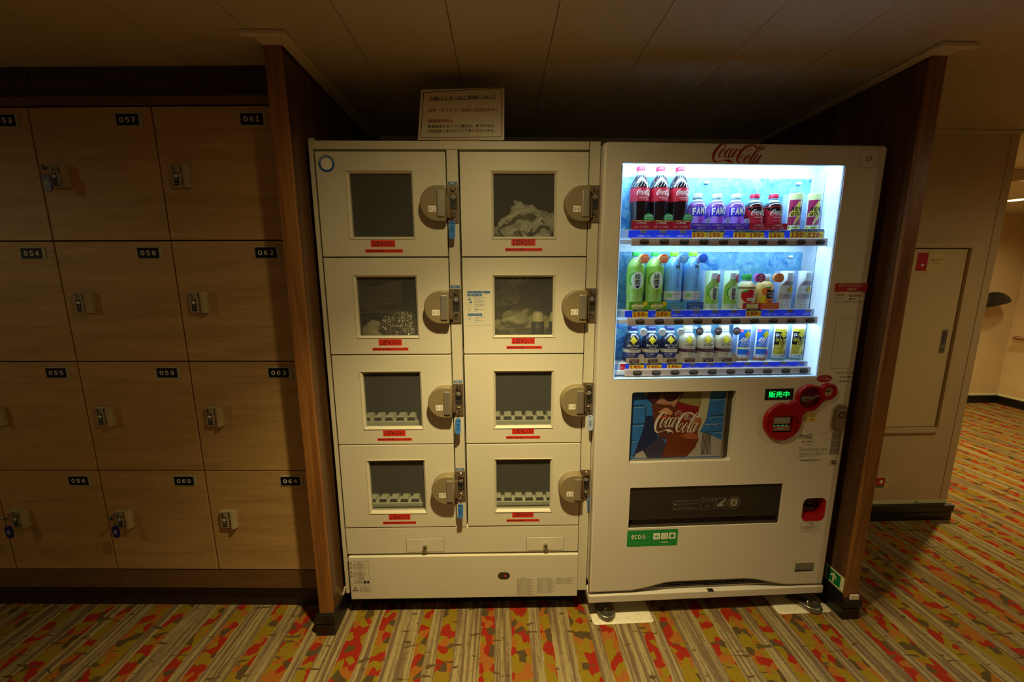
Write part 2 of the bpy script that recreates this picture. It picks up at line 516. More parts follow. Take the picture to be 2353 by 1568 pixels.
# the flowing white/red script, as strokes of varying width (x, y down, width)
SCRIPT = [
    [(740, 195, 30), (765, 165, 22), (765, 125, 16), (700, 110, 30), (610, 165, 58), (520, 265, 72), (465, 370, 76), (455, 470, 62), (480, 540, 46), (530, 566, 28), (600, 562, 16), (700, 540, 14), (790, 518, 18)],
    [(745, 230, 10), (690, 270, 35), (630, 350, 42), (600, 420, 38), (610, 450, 25), (660, 440, 14), (710, 380, 9), (758, 300, 9), (770, 250, 14), (745, 230, 10)],
    [(700, 265, 7), (715, 305, 9), (750, 325, 11), (800, 300, 9)],
    [(892, 298, 26), (918, 265, 18), (910, 240, 16), (880, 238, 22), (820, 290, 36), (772, 380, 42), (755, 430, 34), (785, 455, 20), (840, 430, 12), (900, 370, 9)],
    [(1020, 245, 20), (965, 258, 24), (905, 335, 38), (872, 410, 40), (882, 455, 25), (930, 425, 10), (1010, 320, 9)],
    [(1090, 240, 38), (1025, 330, 42), (970, 415, 40), (968, 455, 28), (1020, 430, 10), (1085, 360, 8)],
    [(1630, 205, 44), (1560, 160, 38), (1490, 140, 24), (1420, 138, 18), (1340, 165, 36), (1240, 255, 60), (1155, 370, 74), (1115, 470, 68), (1128, 550, 42), (1180, 575, 22), (1260, 505, 14), (1308, 420, 13), (1295, 372, 14), (1255, 390, 20), (1210, 440, 28), (1185, 490, 10)],
    [(1460, 150, 12), (1450, 210, 11), (1400, 290, 11), (1357, 312, 11), (1337, 285, 11), (1357, 220, 10), (1410, 168, 10), (1455, 145, 10)],
    [(1450, 370, 12), (1390, 410, 35), (1325, 490, 42), (1300, 560, 38), (1315, 590, 24), (1370, 570, 12), (1430, 490, 9), (1465, 420, 12), (1450, 372, 12)],
    [(1400, 400, 7), (1415, 450, 9), (1450, 465, 11), (1490, 440, 9)],
    [(1760, 200, 14), (1775, 172, 12), (1750, 150, 15), (1690, 190, 36), (1610, 290, 46), (1530, 410, 48), (1475, 520, 45), (1458, 578, 35), (1490, 590, 18), (1560, 530, 9)],
    [(1715, 270, 9), (1650, 350, 9), (1560, 420, 8)],
    [(1690, 245, 30), (1760, 233, 38), (1820, 200, 22), (1870, 150, 4)],
    [(1690, 385, 20), (1645, 400, 24), (1583, 480, 38), (1548, 550, 40), (1558, 595, 25), (1610, 560, 11), (1685, 460, 9)],
    [(1760, 380, 38), (1700, 470, 42), (1650, 560, 40), (1643, 595, 28), (1690, 570, 11), (1750, 490, 8)],
]
SWOOSH = [(780, 518), (830, 505), (900, 508), (960, 535), (1038, 602), (960, 572), (895, 566), (868, 592), (840, 562), (790, 535)]
HYPH = [(1145, 240), (1187, 240), (1166, 281), (1122, 281)]


def script(d, x0, z0, width, M, layer=3, rot=0, ky=1):
    """lay the script with its left end at x0 and its baseline band centred on z0"""
    k = width / (1870 - 425)
    T = lambda x, y: (x0 + ((x - 425) * cos(rot) + (350 - y) * ky * -sin(rot)) * k, z0 + ((x - 425) * sin(rot) + (350 - y) * ky * cos(rot)) * k)
    for S in SCRIPT:
        P = []
        n = len(S)
        for i in range(n - 1):                     # Catmull-Rom
            p0, p1, p2, p3 = S[max(i - 1, 0)], S[i], S[i + 1], S[min(i + 2, n - 1)]
            for t in [q / 5 for q in range(5)]:
                P.append([.5 * (2 * b + (c - a) * t + (2 * a - 5 * b + 4 * c - e) * t * t + (3 * b - a - 3 * c + e) * t ** 3) for a, b, c, e in zip(p0, p1, p2, p3)])
        P.append(list(S[-1])); vs = []; fs = []
        for i, p in enumerate(P):
            q = P[min(i + 1, len(P) - 1)]; o = P[max(i - 1, 0)]; dx, dy = q[0] - o[0], q[1] - o[1]; L = max(sqrt(dx * dx + dy * dy), 1e-6)
            h = max(p[2], 5) / 2; vs += [T(p[0] - dy / L * h, p[1] + dx / L * h), T(p[0] + dy / L * h, p[1] - dx / L * h)]
        fs = [(2 * i, 2 * i + 1, 2 * i + 3, 2 * i + 2) for i in range(len(P) - 1)]
        d.L.append((vs, fs, M, layer))
    d.poly([T(*p) for p in SWOOSH], M, layer); d.poly([T(*p) for p in HYPH], M, layer)


# ------------------------------------------------------------------ frames (fronts of the furniture) and object makers
class Frame:
    def __init__(s, D, yaw): s.D = D; s.a = radians(yaw)

    def to(s, u, d, z): return (u * cos(s.a) - d * sin(s.a), s.D + u * sin(s.a) + d * cos(s.a), z)


WF = Frame(0, 0)
FF = Frame(1.378, -.8642)
LF = Frame(1.3814, -2.2546)
VF = Frame(1.327, 1.0716)
OFF = {}


def thing(name, label, cat, fr, base, group=None):
    o = bpy.data.objects.new(name, None); C.objects.link(o); o.empty_display_size = .05
    o.location = fr.to(*base); o.rotation_euler[2] = fr.a; OFF[o.name] = base
    o['label'] = label; o['category'] = cat
    if group: o['group'] = group
    return o


def part(name, mb, parent, label=None, kind=None):
    off = OFF[parent.name]; o = bpy.data.objects.new(name, mb.mesh(name, off)); C.objects.link(o); o.parent = parent
    OFF[o.name] = off
    if label: o['label'] = label
    if kind: o['kind'] = kind
    return o


def single(name, mb, label, cat, fr, base, group=None):
    o = bpy.data.objects.new(name, mb.mesh(name, base)); C.objects.link(o); o.location = fr.to(*base); o.rotation_euler[2] = fr.a
    OFF[o.name] = base; o['label'] = label; o['category'] = cat
    if group: o['group'] = group
    return o


def struct(name, mb, fr=WF, base=(0, 0, 0)):
    o = bpy.data.objects.new(name, mb.mesh(name, base)); C.objects.link(o); o.location = fr.to(*base); o.rotation_euler[2] = fr.a
    OFF[o.name] = base; o['kind'] = 'structure'; return o


# ================================================================== SETTING
struct('floor', MB().box(-5, 7, -3, 4.4, -.05, 0, CARPET))
H = 2.092
cl = struct('ceiling', MB().box(-5, 7, -3, 2.6, H + .012, H + .05, GAP))
xs = [-.73 + .297 * k for k in range(-14, 26)]
for a in xs[:-1]:
    if a < -4.9: continue
    part('ceiling_panel', MB().box(a + .0011, a + .297 - .0011, -3, 2.6, H, H + .012, CEIL), cl)
for k in range(2, 8):
    a = 2.6 + .6 * (k - 2)
    part('soffit_panel', MB().box(a + .001, a + .599, 2.6, 4.4, 2.02, 2.06, CEIL), cl)
part('soffit_edge', MB().box(2.574, 7, 2.585, 2.6, 2.018, H - .001, WALLC), cl)
struct('wall_back', MB().box(-.661, 1.3916, 2.085, 2.12, 0, H, TEAKS))
struct('trim_1', MB().box(-.6, 1.36, 2.07, 2.0845, H - .03, H - .002, TRIMC))
# left partition
wl = struct('wall_left', MB().box(-.7137, -.6611, 1.32, 2.12, .0, H - .001, TEAKS))
part('front_edging', MB().box(-.7137, -.6611, 1.3061, 1.3195, .09, 2.088, TEAK, .002), wl)
bb = struct('baseboard_left', MB().box(-.726, -.656, 1.297, 2.08, .0, .052, BLACK, .003).box(-.728, -.6535, 1.294, 2.08, .056, .094, BLACK, .004).box(-.72, -.661, 1.30, 2.07, .05, .058, GAP))
struct('trim_2', MB().box(-.748, -.613, 1.243, 1.262, H - .014, H - .0005, TRIMC, .003).box(-.655, -.613, 1.262, 2.07, H - .012, H - .0005, TRIMC, .003).box(-.72, -.655, 1.262, 1.3055, H - .010, H - .0005, TRIMC, .002))
# right partition
wr = struct('wall_right', MB().box(1.3916, 1.4435, 1.32, 2.12, .0, H - .001, TEAKS))
part('front_edging', MB().box(1.3916, 1.4435, 1.3061, 1.3195, .09, 2.088, TEAK, .002), wr)
struct('baseboard_right', MB().box(1.3855, 1.456, 1.297, 1.9, .0, .052, BLACK, .003).box(1.383, 1.459, 1.294, 1.9, .056, .094, BLACK, .004).box(1.39, 1.45, 1.30, 1.9, .05, .058, GAP))
struct('trim_3', MB().box(1.352, 1.474, 1.246, 1.265, H - .014, H - .0005, TRIMC, .003).box(1.352, 1.385, 1.265, 2.07, H - .012, H - .0005, TRIMC, .003).box(1.385, 1.445, 1.265, 1.3055, H - .010, H - .0005, TRIMC, .002))
# wall facing us right of the partition, with a corner cover strip
wc = struct('wall_far_right', MB().box(1.4440, 2.5245, 1.93, 2.0, .0, H - .001, WALLC))
part('corner_cover', MB().box(2.5275, 2.571, 1.9285, 3.9, .0, H - .001, WALLC, .003), wc)
part('luminous_strip', MB().box(1.4445, 2.566, 1.9265, 1.93, .094, .113, GLOW), wc)
d = D2().poly([(2.378, .1085), (2.378, .0965), (2.404, .1025)], DGREEN)
part('green_marker', d.into(MB(), on_plane(1.9264)), wc)
part('top_bead', MB().box(1.4445, 2.571, 1.917, 1.929, H - .018, H - .001, TRIMC, .002), wc)
struct('baseboard_far', MB().box(1.446, 2.585, 1.905, 1.929, .0, .05, BLACK, .003).box(1.446, 2.590, 1.901, 1.929, .054, .093, BLACK, .004).box(1.446, 2.58, 1.91, 1.929, .048, .056, GAP))
# corridor beyond
struct('wall_corridor', MB().box(2.5, 5.50, 3.89, 3.96, 0, 2.02, WALLC))
struct('wall_corridor_side', MB().box(5.505, 5.57, 1.2, 3.96, 0, 2.02, WALLC))
struct('baseboard_corridor', MB().box(2.6, 5.50, 3.868, 3.889, 0, .085, BLACK, .003).box(5.478, 5.504, 1.2, 3.868, 0, .085, BLACK, .003).box(2.6, 5.5, 3.882, 3.889, .086, .105, GLOW).box(5.497, 5.504, 1.2, 3.868, .086, .105, GLOW))
# wall behind the lockers, never seen but closing the niche
struct('wall_locker_back', MB().box(-5, -.7145, 1.93, 1.98, 0, H, WALLC))

# ================================================================== WOODEN LOCKERS
COLS = [-2.8636, -2.4411, -2.0186, -1.5956, -1.1736, -.7505]
ROWS = [1.9584, 1.5177, 1.077, .6363, .1957]
LOCKZ = [.188, .181, .1745, .166]


def locker_lock():
    mb = MB()
    mb.box(0, .056, -.014, 0, -.076, 0, BEIGE, .003)
    P = [(.044, -.013), (.045, -.019), (.049, -.022), (.056, -.019), (.0600, -.010), (.0600, 0), (.044, 0)]
    vs = [(x, y, 0) for x, y in P] + [(x, y, -.076) for x, y in P]; n = len(P)
    mb.add(vs, [tuple(range(n)), tuple(range(n, 2 * n))[::-1]] + [(i, (i + 1) % n, n + (i + 1) % n, n + i) for i in range(n)], BEIGE)
    mb.cyl(.0140, -.013, .0072, -.018, -.014, STEEL, 18, .001)
    d = D2(); d.L = []
    d.poly([(.0075, -.0085), (.009, -.0075), (.016, -.0175), (.0145, -.0185)], INK, 14)
    d.rect(.0065, .0205, -.070, -.024, NAVY); d.rect(.009, .012, -.029, -.026, WPAPER, 2); d.rect(.015, .018, -.029, -.026, WPAPER, 2)
    d.poly(disc(.0135, -.038, .0056, n=20), WPAPER, 2); d.text('100', .0135, -.038, .0035, INK, 3)
    d.text('円硬貨', .0135, -.048, .0032, WPAPER, 3, w=.010); d.text('返却式', .0135, -.055, .0032, WPAPER, 3, w=.010); d.text('RETURN', .0135, -.0635, .0025, WPAPER, 3, w=.0105)
    d.rect(.0275, .0295, -.030, -.005, INK); d.rect(.0290, .0310, -.060, -.042, INK); d.poly([(.0255, -.070), (.0275, -.070), (.0310, -.060), (.0290, -.060)], INK)
    d.poly(disc(.0225, -.007, .001, n=8), INK); d.rect(.0235, .025, -.045, -.043, RED); d.rect(.0235, .025, -.05, -.048, RED)
    return d.into(mb, lambda X, Z, k: (X * 1.25, -.0141 - .0003 * k, Z))


LOCKME = None
names = {}


def locker_cab(c0, first, label):
    x0, x1 = COLS[c0], COLS[c0 + 2]
    t = thing('locker_cabinet', label, 'lockers', LF, ((x0 + x1) / 2, .2, 0))
    part('carcass', MB().box(x0 + .001, x1 - .001, .021, .42, .11, 1.9895, GAP), t)
    part('top_rail', MB().box(x0 + .001, x1 - .001, .0, .021, ROWS[0] + .004, 1.990, KICK, .001), t)
    part('fascia_panel', MB().box(x0 + .002, x1 - .002, .022, .04, 1.992, 2.088, FASC, .001), t)
    part('kick_panel', MB().box(x0 + .001, x1 - .001, .002, .021, .108, ROWS[4] - .003, KICK, .001), t)
    part('plinth', MB().box(x0, x1, .03, .40, .0, .105, PLINTH), t)
    global LOCKME
    for ci in (c0, c0 + 1):
        for r in range(4):
            a, b = COLS[ci] + .0034, COLS[ci + 1] - .0034; zt, zb = ROWS[r] - .0024, ROWS[r + 1] + .0024
            dr = part('door', MB().box(a, b, .0, .018, zb, zt, OAK, .0008, 1), t)
            num = '%03d' % (first + 4 * (ci - c0) + r)
            R = COLS[ci + 1]; d = D2()
            mb = MB().box(R - .1262, R - .034, -.0022, .0, zt - .063, zt - .017, PLATEG, .001, 1)
            d.poly(rr(R - .1222, R - .0455, zt - .0590, zt - .0225, .002, 2), NAVY).text('0', R - .1045, zt - .0408, .0170, WPAPER, 2, w=.0145, bold=.04).text(num[1], R - .084, zt - .0408, .0170, WPAPER, 2, w=.0135, bold=.04).text(num[2], R - .0635, zt - .0408, .0170, WPAPER, 2, w=.0135, bold=.04)
            part('number_plate', d.into(mb, on_plane(-.0022)), dr, 'number plate reading ' + num)
            if LOCKME is None: LOCKME = locker_lock().mesh('lock')
            o = bpy.data.objects.new('lock', LOCKME); C.objects.link(o); o.parent = dr
            off = OFF[t.name]; o.location = (COLS[ci] + .048 - off[0], 0 - off[1], ROWS[r] - LOCKZ[r] - off[2])
    return t


locker_cab(3, 57, 'oak laminate coin locker bank with doors 057 to 064 beside the wood partition')
locker_cab(1, 49, 'oak laminate coin locker bank at the left picture edge, doors 053 to 056 in view')


def key_tag(u, ztop, ykey, number, M, ink, fr, label, w=.030, h=.052, lockc=None, tilt=0, yaw=0, group=None):
    """a key standing in its lock with a ring and a hanging plastic tag; lockc = (u, d, z) of the keyhole"""
    t = thing('key', label, 'key', fr, (lockc[0], lockc[1], lockc[2]), group)
    mb = MB(); lu, ld, lz = lockc
    mb.box(lu - .0012, lu + .0012, ld - .012, ld, lz - .003, lz + .003, CHROME)
    mb.cyl(0, 0, .009, -.0015, .0015, CHROME, 18)
    for i in range(len(mb.v) - 36, len(mb.v)):          # bow stands edge-on to the wall
        x, y, z = mb.v[i]; mb.v[i] = (lu + y, ld - .019 + x, lz - .002 + z)
    part('key_blade', mb, t)
    rc = Vector((lu + (u - lu) * .45, ld - .022, (lz + ztop) / 2 + .0)); R = max(.008, abs(lz - ztop) / 2 + .004)
    ax = Vector((u - lu, 0, ztop - lz)).normalized(); side = Vector((0, 1, 0)); pts = []
    for i in range(20):
        a = 2 * pi * i / 20; pts.append(rc + ax * cos(a) * R + (side * .6 + Vector((.5, 0, 0))).normalized() * sin(a) * R * .6)
    part('ring', MB().tube(pts, .0007, CHROME, 6, True), t)
    mb = MB(); P = rr(-w / 2, w / 2, -h, 0, w * .36, 4)
    tri_hole = disc(0, -.0045, .0016, n=10)
    mb.plate(P, [tri_hole], -.0015, .0015, M, .0006)
    d = D2(); d.text(number, 0, -h * .52, w * .42, ink, 2, w=h * .38, rot=-pi / 2)
    d.rect(-w * .36, w * .36, -h * .16, -h * .13, ink, 2) if M is BLUETAG else None
    d.into(mb, on_plane(-.0015))
    ca, sa = cos(tilt), sin(tilt); cy_, sy_ = cos(yaw), sin(yaw)
    for i, (x, y, z) in enumerate(mb.v):
        x, z = x * ca - z * sa, x * sa + z * ca; x, y = x * cy_ - y * sy_, x * sy_ + y * cy_
        mb.v[i] = (u + x, ld - .022 + y, ztop + z)
    part('tag', mb, t, 'plastic tag with %s printed on it' % number)
    return t


def kh(c, r): return (COLS[c] + .048 + .0140, -.018, ROWS[r] - LOCKZ[r] - .013)


key_tag(-1.528, 1.733, 0, '057', NAVYTAG, WPAPER, LF, 'key with navy tag 057 hanging on the upper left locker', lockc=kh(3, 0), w=.031, h=.056, tilt=-.03)
key_tag(-1.526, .424, 0, '060', NAVYTAG, WPAPER, LF, 'key with navy tag 060 in the bottom row locker', lockc=kh(3, 3), w=.028, h=.052, tilt=.06)
key_tag(-1.952, .421, 0, '056', NAVYTAG, WPAPER, LF, 'key with navy tag 056 at the lower left picture edge', lockc=kh(2, 3), w=.031, h=.052, tilt=.03)

# ================================================================== REFRIGERATED LOCKER
FZ = [1.809 - .352 * k for k in range(5)]
fr_ = thing('refrigerated_locker', 'cream refrigerated coin locker with eight windowed doors between partition and vending machine', 'locker', FF, (-.147, .3, 0))
X0, X1 = -.642, .3486
mb = MB()
mb.box(X0, X0 + .012, .0, .62, .104, 1.8396, CREAM2, .001)
mb.box(X1 - .018, X1 - .014, .03, .62, .104, 1.8396, CREAM2)
mb.box(X0 + .012, X1 - .018, .02, .62, 1.8145, 1.838, CREAM2)
mb.box(X0 + .012, X1 - .018, .60, .62, .104, 1.8145, CREAM2)
mb.box(X0 + .012, X1 - .018, .05, .60, .104, .39, CREAM2)
part('cabinet', mb, fr_)
part('top_rail', MB().box(-.630, .3075, -.002, .02, 1.814, 1.8405, CREAM2, .0015), fr_)
part('stile', MB().box(-.1792, -.1412, -.001, .03, .4005, 1.813, CREAM2, .0015), fr_)
part('stile', MB().box(.3105, .3468, -.002, .03, .104, 1.8405, CREAM2, .0015), fr_)
mb = MB().box(X0 + .012, X0 + .016, .03, .6, .39, 1.8145, LINER).box(-.176, -.145, .03, .6, .39, 1.8145, LINER).box(.3145, .3185, .032, .6, .39, 1.8145, LINER)
mb.box(X0 + .016, .3145, .585, .6, .39, 1.8145, LINER)
for k in range(1, 4):
    mb.box(X0 + .016, -.176, .035, .585, FZ[k] - .012, FZ[k] + .012, LINER); mb.box(-.145, .3145, .035, .585, FZ[k] - .012, FZ[k] + .012, LINER)
mb.box(X0 + .016, .3145, .035, .585, .385, .41, LINER)
part('compartment_lining', mb, fr_)
part('lock_panel', MB().box(-.6245, .3085, .001, .03, .2835, .3985, CREAM, .0015), fr_)
low = part('lower_panel', MB().box(-.6200, .3095, -.006, .03, .0805, .274, CREAM, .002), fr_)
part('base_recess', MB().box(-.60, .30, .06, .58, .0, .104, GAP), fr_)
part('top_hinge', MB().box(-.645, -.628, .01, .03, 1.8396, 1.8530, CREAM2, .001), fr_)


def coin_lock_mesh():
    mb = MB().box(-.0189, .0189, -.006, .0, -.0622, .0622, BRONZE, .001)
    mb.cyl(.0025, .050, .0095, -.013, -.006, CHROME, 24, .002); mb.cyl(.0025, .050, .0050, -.015, -.013, STEEL, 16)
    mb.cyl(.0025, -.035, .0085, -.012, -.006, CHROME, 24, .002)
    mb.box(-.0151, -.0134, -.0068, -.006, .018, .037, INK)
    d = D2(); d.rect(-.0085, .0137, -.0200, .0336, INK); d.poly(disc(.0025, .0240, .0085, n=24), GREY, 2)
    d.text('コイン', .0025, .0268, .0042, INK, 3, w=.011, bold=.02).text('返却式', .0025, .0210, .0042, INK, 3, w=.011, bold=.02)
    d.ring(.0025, -.0145, .0068, .0076, GREY, 2, 14, radians(20), radians(160))
    d.text('LOCK', -.0035, -.0020, .0024, GREY, 2, w=.007).text('OPEN', .0092, -.0020, .0024, GREY, 2, w=.007).text('使用中', -.0035, -.0165, .0026, GREY, 2, w=.0075).text('空き', .0092, -.0165, .0026, GREY, 2, w=.0065)
    d.into(mb, on_plane(-.0061))
    d = D2(); d.rect(-.0155, .0161, .0646, .0738, BLUE).text('200', -.003, .0692, .0056, WPAPER, 2, w=.016, bold=.03).text('円', .011, .0692, .0048, WPAPER, 2)
    return d.into(mb, on_plane(-.0013))


def handle_mesh(num):
    mb = MB(); cz = 0
    P = [(-.0287 + .0590 * cos(radians(a)), .0588 * sin(radians(a))) for a in range(90, 271, 9)] + [(-.0045, -.0588), (0, -.054), (0, .054), (-.0045, .0588)]
    mb.plate(P[::-1], [], -.035, -.0, HANDLE, .004)
    return mb


LOCKM = coin_lock_mesh().mesh('coin_lock'); HANDM = handle_mesh('').mesh('handle')
gm = MB().box(-.0285, -.0045, -.0405, -.034, -.0445, .0435, ALU, .003); gm.box(-.0045, .012, -.016, -.004, -.0445, .028, BRONZE, .001); GRIPM = gm.mesh('grip_bar')
NUM = [['01', '02', '03', '05'], ['06', '07', '08', '10']]
off = OFF[fr_.name]


def put(name, me, parent, u, dd, z):
    o = bpy.data.objects.new(name, me); C.objects.link(o); o.parent = parent; b = OFF[parent.name]
    o.location = (u - b[0], dd - b[1], z - b[2]); return o


for c in range(2):
    dx0, dx1 = ((-.6225, -.1835), (-.1345, .3075))[c]; wx = (-.5225, -.0277)[c]; hx = (-.1815, .3097)[c]; lx = (-.1607, .3293)[c]
    for r in range(4):
        zt, zb = FZ[r] - .0022, FZ[r + 1] + .0022; wz1 = FZ[r] - .0632; wz0 = wz1 - .2262; n = NUM[c][r]
        W = rect(wx + .003, wx + .2235, wz0 + .003, wz1 - .003)
        dr = part('door', MB().plate(rr(dx0, dx1, zb, zt, .003, 2), [W], -.001, .030, CREAM, .0015), fr_)
        # picture-frame moulding round the pane, mitred
        A = rect(wx, wx + .2265, wz0, wz1); B_ = rect(wx + .0075, wx + .219, wz0 + .0075, wz1 - .0075); mb = MB()
        for i in range(4):
            j = (i + 1) % 4
            q = [(A[i][0], -.0035, A[i][1]), (A[j][0], -.0035, A[j][1]), (B_[j][0], .0045, B_[j][1]), (B_[i][0], .0045, B_[i][1])]
            mb.add(q, [(0, 1, 2, 3)], CREAM2)
            q2 = [(A[i][0], -.001, A[i][1]), (A[j][0], -.001, A[j][1])]; mb.add(q[:2] + q2, [(0, 1, 3, 2)], CREAM2)
            q3 = [(B_[j][0], .0135, B_[j][1]), (B_[i][0], .0135, B_[i][1])]; mb.add([q[3], q[2]] + q3, [(0, 1, 2, 3)], CREAM2)
            dv = Vector((B_[i][0] - A[i][0], B_[i][1] - A[i][1])).normalized() * .0004; pv = (-dv.y, dv.x)
            mb.add([(A[i][0] - pv[0], -.0038, A[i][1] - pv[1]), (A[i][0] + pv[0], -.0038, A[i][1] + pv[1]), (B_[i][0] + pv[0], .0042, B_[i][1] + pv[1]), (B_[i][0] - pv[0], .0042, B_[i][1] - pv[1])], [(0, 1, 2, 3)], INK)
        part('window_frame', mb, dr)
        part('window_pane', MB().box(wx + .0065, wx + .22, .011, .013, wz0 + .0065, wz1 - .0065, SMOKEGLASS), dr)
        hz = FZ[r] - .176
        put('handle', HANDM, dr, hx, 0, hz); put('grip_bar', GRIPM, dr, hx, 0, hz)
        d = D2(); nz = FZ[r] - .1942
        d.poly(rr(hx - .0583, hx - .0325, nz - .010, nz + .010, .001, 2), WPAPER).text(n[0], hx - .0515, nz, .0112, INK, 2).text(n[1], hx - .0395, nz, .0112, INK, 2)
        part('number_sticker', d.into(MB(), on_plane(-.0351)), dr, 'white sticker numbered ' + n)
        px = (-.4522, .0413)[c] + (0, .006, .002, .004)[r] * (1 - c); pz = (FZ[r] - .3171, FZ[r] - .3133)[c]; d = D2()
        d.rect(px, px + .085, pz, pz + .0232, RED).text('1', px + .0085, pz + .0116, .0150, INK, 2, bold=.01)
        d.frame(px + .0160, px + .0310, pz + .0042, pz + .0190, .0018, INK, 2).frame(px + .0200, px + .0270, pz + .0082, pz + .0150, .0016, INK, 2)
        d.text('¥', px + .0390, pz + .0116, .0150, INK, 2, bold=.01).text('200', px + .0635, pz + .0116, .0150, INK, 2, w=.034, bold=.01)
        part('price_sticker', d.into(MB(), on_plane(-.0013)), dr)
        nx = (-.4732, .0188)[c] + (0, .003, 0, 0)[r]; nz = (FZ[r] - .3359, FZ[r] - .3322)[c]; d = D2()
        d.rect(nx, nx + .1317, nz, nz + .0108, RED).text('無断使用の際は施錠させていただきます', nx + .0658, nz + .0054, .0062, INK, 2, w=.125, bold=.03)
        part('notice_sticker', d.into(MB(), on_plane(-.0013)), dr)
        put('coin_lock', LOCKM, fr_, lx, 0, FZ[r] - .1732)
        # corrugated tray inside
        tx0, tx1 = (-.610, -.190)[0] if False else (-.606, -.190) if c == 0 else (-.135, .305), None
        tx0, tx1 = tx0
        zb_ = wz0 + (.006 if r >= 2 else -.045); mb = MB(); P = []
        x = tx0 + .01
        while x < tx1 - .02:
            P += [(x, zb_), (x + .005, zb_ + .018), (x + .031, zb_ + .018), (x + .036, zb_)]; x += .044
        P.append((tx1 - .005, zb_)); P = [(tx0, zb_)] + P
        vs = [(a, .06, b) for a, b in P] + [(a, .12, b) for a, b in P]; k = len(P)
        mb.add(vs, [(i, i + 1, k + i + 1, k + i) for i in range(k - 1)], TRAY)
        mb.box(tx0, tx1, .052, .06, zb_ - .012, zb_ + .004, TRAY, .001)
        part('corrugated_tray', mb, fr_)
# slits on the left side linings
for r, (za, zb2) in {0: (-.154, -.069), 2: (-.220, -.125)}.items():
    mb = MB()
    for k in range(5): mb.box(-.6262, -.6255, .395 + .031 * k, .401 + .031 * k, FZ[r] + za, FZ[r] + zb2, SLITM)
    part('vent_slits', mb, fr_)
# hatches with round locks in the lower middle panel
for x in (-.3848, .1005):
    h = part('hatch', MB().box(x, x + .1495, -.0004, .002, .2895, .3485, CREAM, .0008, 1), fr_)
    d = D2(); d.frame(x - .0009, x + .1504, .2886, .3494, .0009, INK, 1); part('hatch_gap', d.into(MB(), on_plane(.0009)), h)
    part('cylinder_lock', MB().cyl(x + .0752, .3145, .0092, -.013, 0, CHROME, 24, .002).cyl(x + .0752, .3145, .004, -.0145, -.013, INK, 16), h)
part('status_display', D2().poly(rr(-.0176, .0315, .1645, .1970, .0160, 6), SMOKE).text('4', .011, .1805, .010, LEDR, 2, shear=.2).into(MB(), on_plane(-.0063)), low)
d = D2(); d.frame(-.6165, -.5400, .1545, .2560, .0006, INK)
for z, t_ in ((.2515, '△ 警告'), (.214, '△ 注意'), (.179, 'フロン使用機器')): d.text(t_, -.578, z, .0045, INK, 2)
rows_ = [(.2455, .045), (.2415, .058), (.2365, .05), (.2320, .052), (.2275, .06), (.2225, .05), (.2075, .055), (.2030, .05), (.1985, .058), (.194, .052), (.1895, .055), (.185, .045), (.1725, .048), (.1680, .05), (.1635, .045), (.159, .04)]
for z, wd in rows_: d.text('ご使用の前に必ず取扱説明書をお読みください', -.6040, z, .0030, INK, 2, w=wd, align='l')
for z in (.247, .2090): d.poly(disc(-.6100, z, .0028, n=14), INK, 2)
d.ring(-.6105, .2340, .0022, .0030, INK).poly([(-.614, .2255), (-.607, .2255), (-.6105, .2310)], INK, 2).ring(-.6105, .1995, .0022, .003, INK).poly([(-.614, .187), (-.607, .187), (-.6105, .1925)], INK, 2)
d.rect(-.5640, -.5420, .1575, .1665, NAVY, 2).ring(-.553, .162, .002, .0032, WPAPER, 3).frame(-.6140, -.5370, .1180, .1475, .0005, INK)
d.poly([(-.6100, .1225), (-.5890, .1225), (-.5995, .1420)], INK, 2).poly([(-.6060, .1245), (-.5930, .1245), (-.5995, .1370)], CREAM, 3).poly([(-.5990, .135), (-.6015, .1295), (-.5990, .1300), (-.6005, .1250), (-.5970, .1315), (-.5995, .1310)], INK, 4)
d.text('△ 警告', -.560, .1430, .0038, INK, 2)
for z in (.1375, .1335, .1295, .1255, .1215): d.text('感電のおそれがあります分解しないで', -.5830, z, .0028, INK, 2, w=.04, align='l')
part('warning_label', d.into(MB(), on_plane(-.0063)), low)
d = D2(); ln = '■食品以外の物を入れないでください故障の原因になります'
d.text('ご使用上のお願い', .088, .1690, .0036, INK)
for k in range(17): d.text(ln[(k % 3 != 0):], .0590 + .0025 * (k % 3 != 0), .1635 - .0046 * k, .0028, INK, 1, w=(.074, .070, .052)[k % 3], align='l')
for k in range(16): d.text(ln[(k % 3 != 0):], .1425 + .0025 * (k % 3 != 0), .1660 - .0045 * k, .0028, INK, 1, w=(.060, .074, .070)[k % 3], align='l')
for k in range(7): d.text(ln, .2240, .1670 - .0046 * k, .0028, INK, 1, w=(.074, .066, .05)[k % 3], align='l')
part('instruction_print', d.into(MB(), on_plane(-.0063)), low)
d = D2(); cx, cz = -.585, 1.767; d.poly(disc(cx, cz, .0275, n=40), mat('sticker_blue', '2f62b0', .5)).poly(disc(cx, cz, .0195, n=36), WPAPER, 2)
for k in range(18):
    a = radians(160 - 140 / 17 * k); d.text('REFRIGERATED LOCKER'[k], cx + .0233 * cos(a), cz + .0233 * sin(a), .0040, WPAPER, 3, rot=a - pi / 2)
part('round_sticker', d.into(MB(), on_plane(-.0013)), fr_, 'blue and white round sticker')
